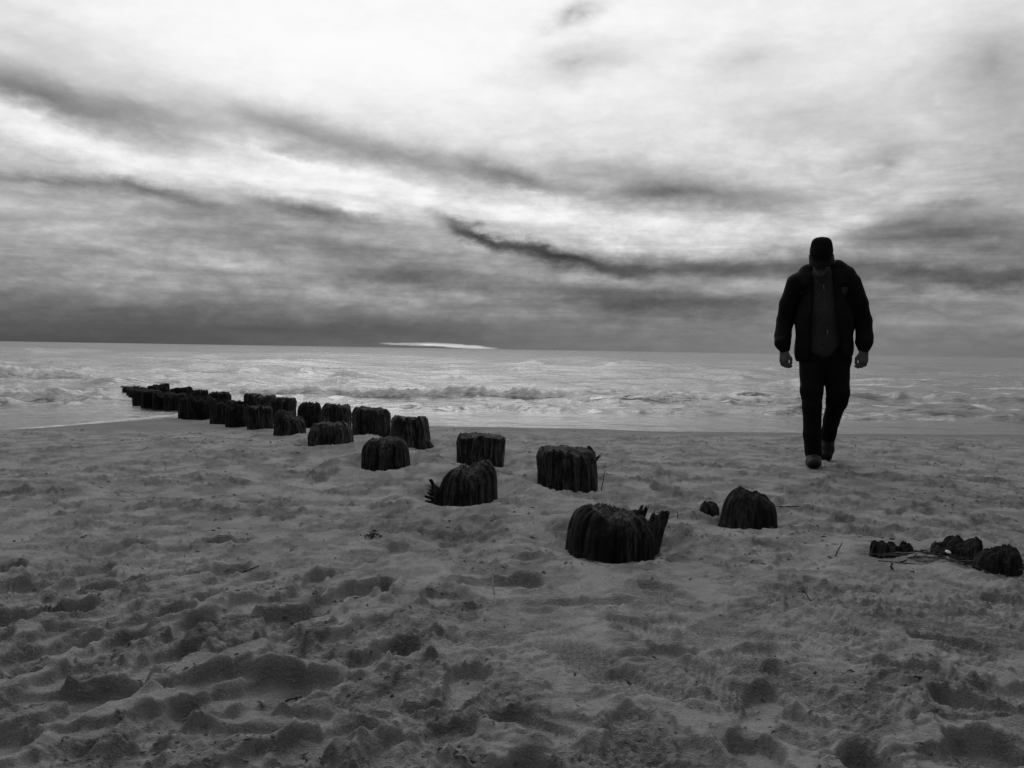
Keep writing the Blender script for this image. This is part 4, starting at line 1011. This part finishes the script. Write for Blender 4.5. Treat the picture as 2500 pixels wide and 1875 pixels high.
# innumerable bits of straw, bark and shell grit on the sand
NV, NF = [], []
rg = np.random.default_rng(77)
nb = 2200
yv = 1 / rg.uniform(1 / 8.9, 1 / 1.4, nb * 3); yv = np.where(rg.random(nb * 3) < .65, rg.uniform(2.4, 8.8, nb * 3), yv)[:nb * 3]
xv = rg.uniform(-.8, .8, nb * 3) * (yv + .3)
den = perlin(xv * .9, yv * .9, 303) + .6 * perlin(xv * 3, yv * 3, 304)
sel = np.where(den > rg.uniform(-.5, .9, nb * 3))[0][:nb]
cnt = 0
for i in sel:
    x, y = float(xv[i]), float(yv[i]); L = float(rg.uniform(.002, .011) * (1 + .14 * y)); w = float(rg.uniform(.0008, .003) * (1 + .12 * y)); a = float(rg.uniform(0, 3.14)); z = ground_at(x, y)
    if z < -.1: continue
    ca, sa = math.cos(a), math.sin(a); hz = float(rg.uniform(.001, .006)) * (1 + .1 * y); up = float(rg.normal(0, .004))
    NV += [(x - L * ca - w * sa, y - L * sa + w * ca, z + .0005), (x - L * ca + w * sa, y - L * sa - w * ca, z + .0005), (x + L * ca + w * sa, y + L * sa - w * ca, z + abs(up)), (x + L * ca - w * sa, y + L * sa + w * ca, z + abs(up)), (x, y, z + hz)]
    NF += [(cnt, cnt + 1, cnt + 4), (cnt + 1, cnt + 2, cnt + 4), (cnt + 2, cnt + 3, cnt + 4), (cnt + 3, cnt, cnt + 4)]; cnt += 5
lit = link('beach_litter', mesh_np('beach_litter', NV, NF, False), M_MID); tag(lit, 'scattered dark crumbs of straw and bark over the sand', 'litter', None, 'stuff')

# crumbs of broken sand crust round the prints
bmc = bmesh.new(); bmesh.ops.create_icosphere(bmc, subdivisions=1, radius=1)
cv = np.array([q.co[:] for q in bmc.verts]); cf = np.array([[q.index for q in p_.verts] for p_ in bmc.faces]); bmc.free()
rc = np.random.default_rng(31); CV, CF = [], []; nc = 0
N = 42000; yq = np.where(rc.random(N) < .7, 1 / rc.uniform(1 / 5.0, 1 / 1.3, N), rc.uniform(2.5, 8.4, N)); xq = rc.uniform(-.75, .75, N) * (yq + .3)
wq = perlin(xq * 2.3, yq * 2.3, 60) + .5 * perlin(xq * 9, yq * 9, 402) + .25 * smooth(.3, -.5, xq) * (yq < 3)
for i in np.where(wq > rc.uniform(.05, 1.0, N))[0][:6000]:
    x, y = float(xq[i]), float(yq[i]); r = float(np.clip(rc.lognormal(-6.1, .45), .0012, .006)) * (1 + .05 * y); z = ground_at(x, y)
    CV.append(cv * (1 + rc.normal(0, .2, (len(cv), 1))) * r * [1.2, 1.0, .7] + [x, y, z - r * .1]); CF.append(cf + nc); nc += len(cv)
crumbs = link('sand_crumbs', mesh_np('sand_crumbs', np.concatenate(CV), np.concatenate(CF), False), ms.m)
tag(crumbs, 'small crumbs of broken sand crust scattered round the footprints', 'sand crumbs', None, 'stuff')
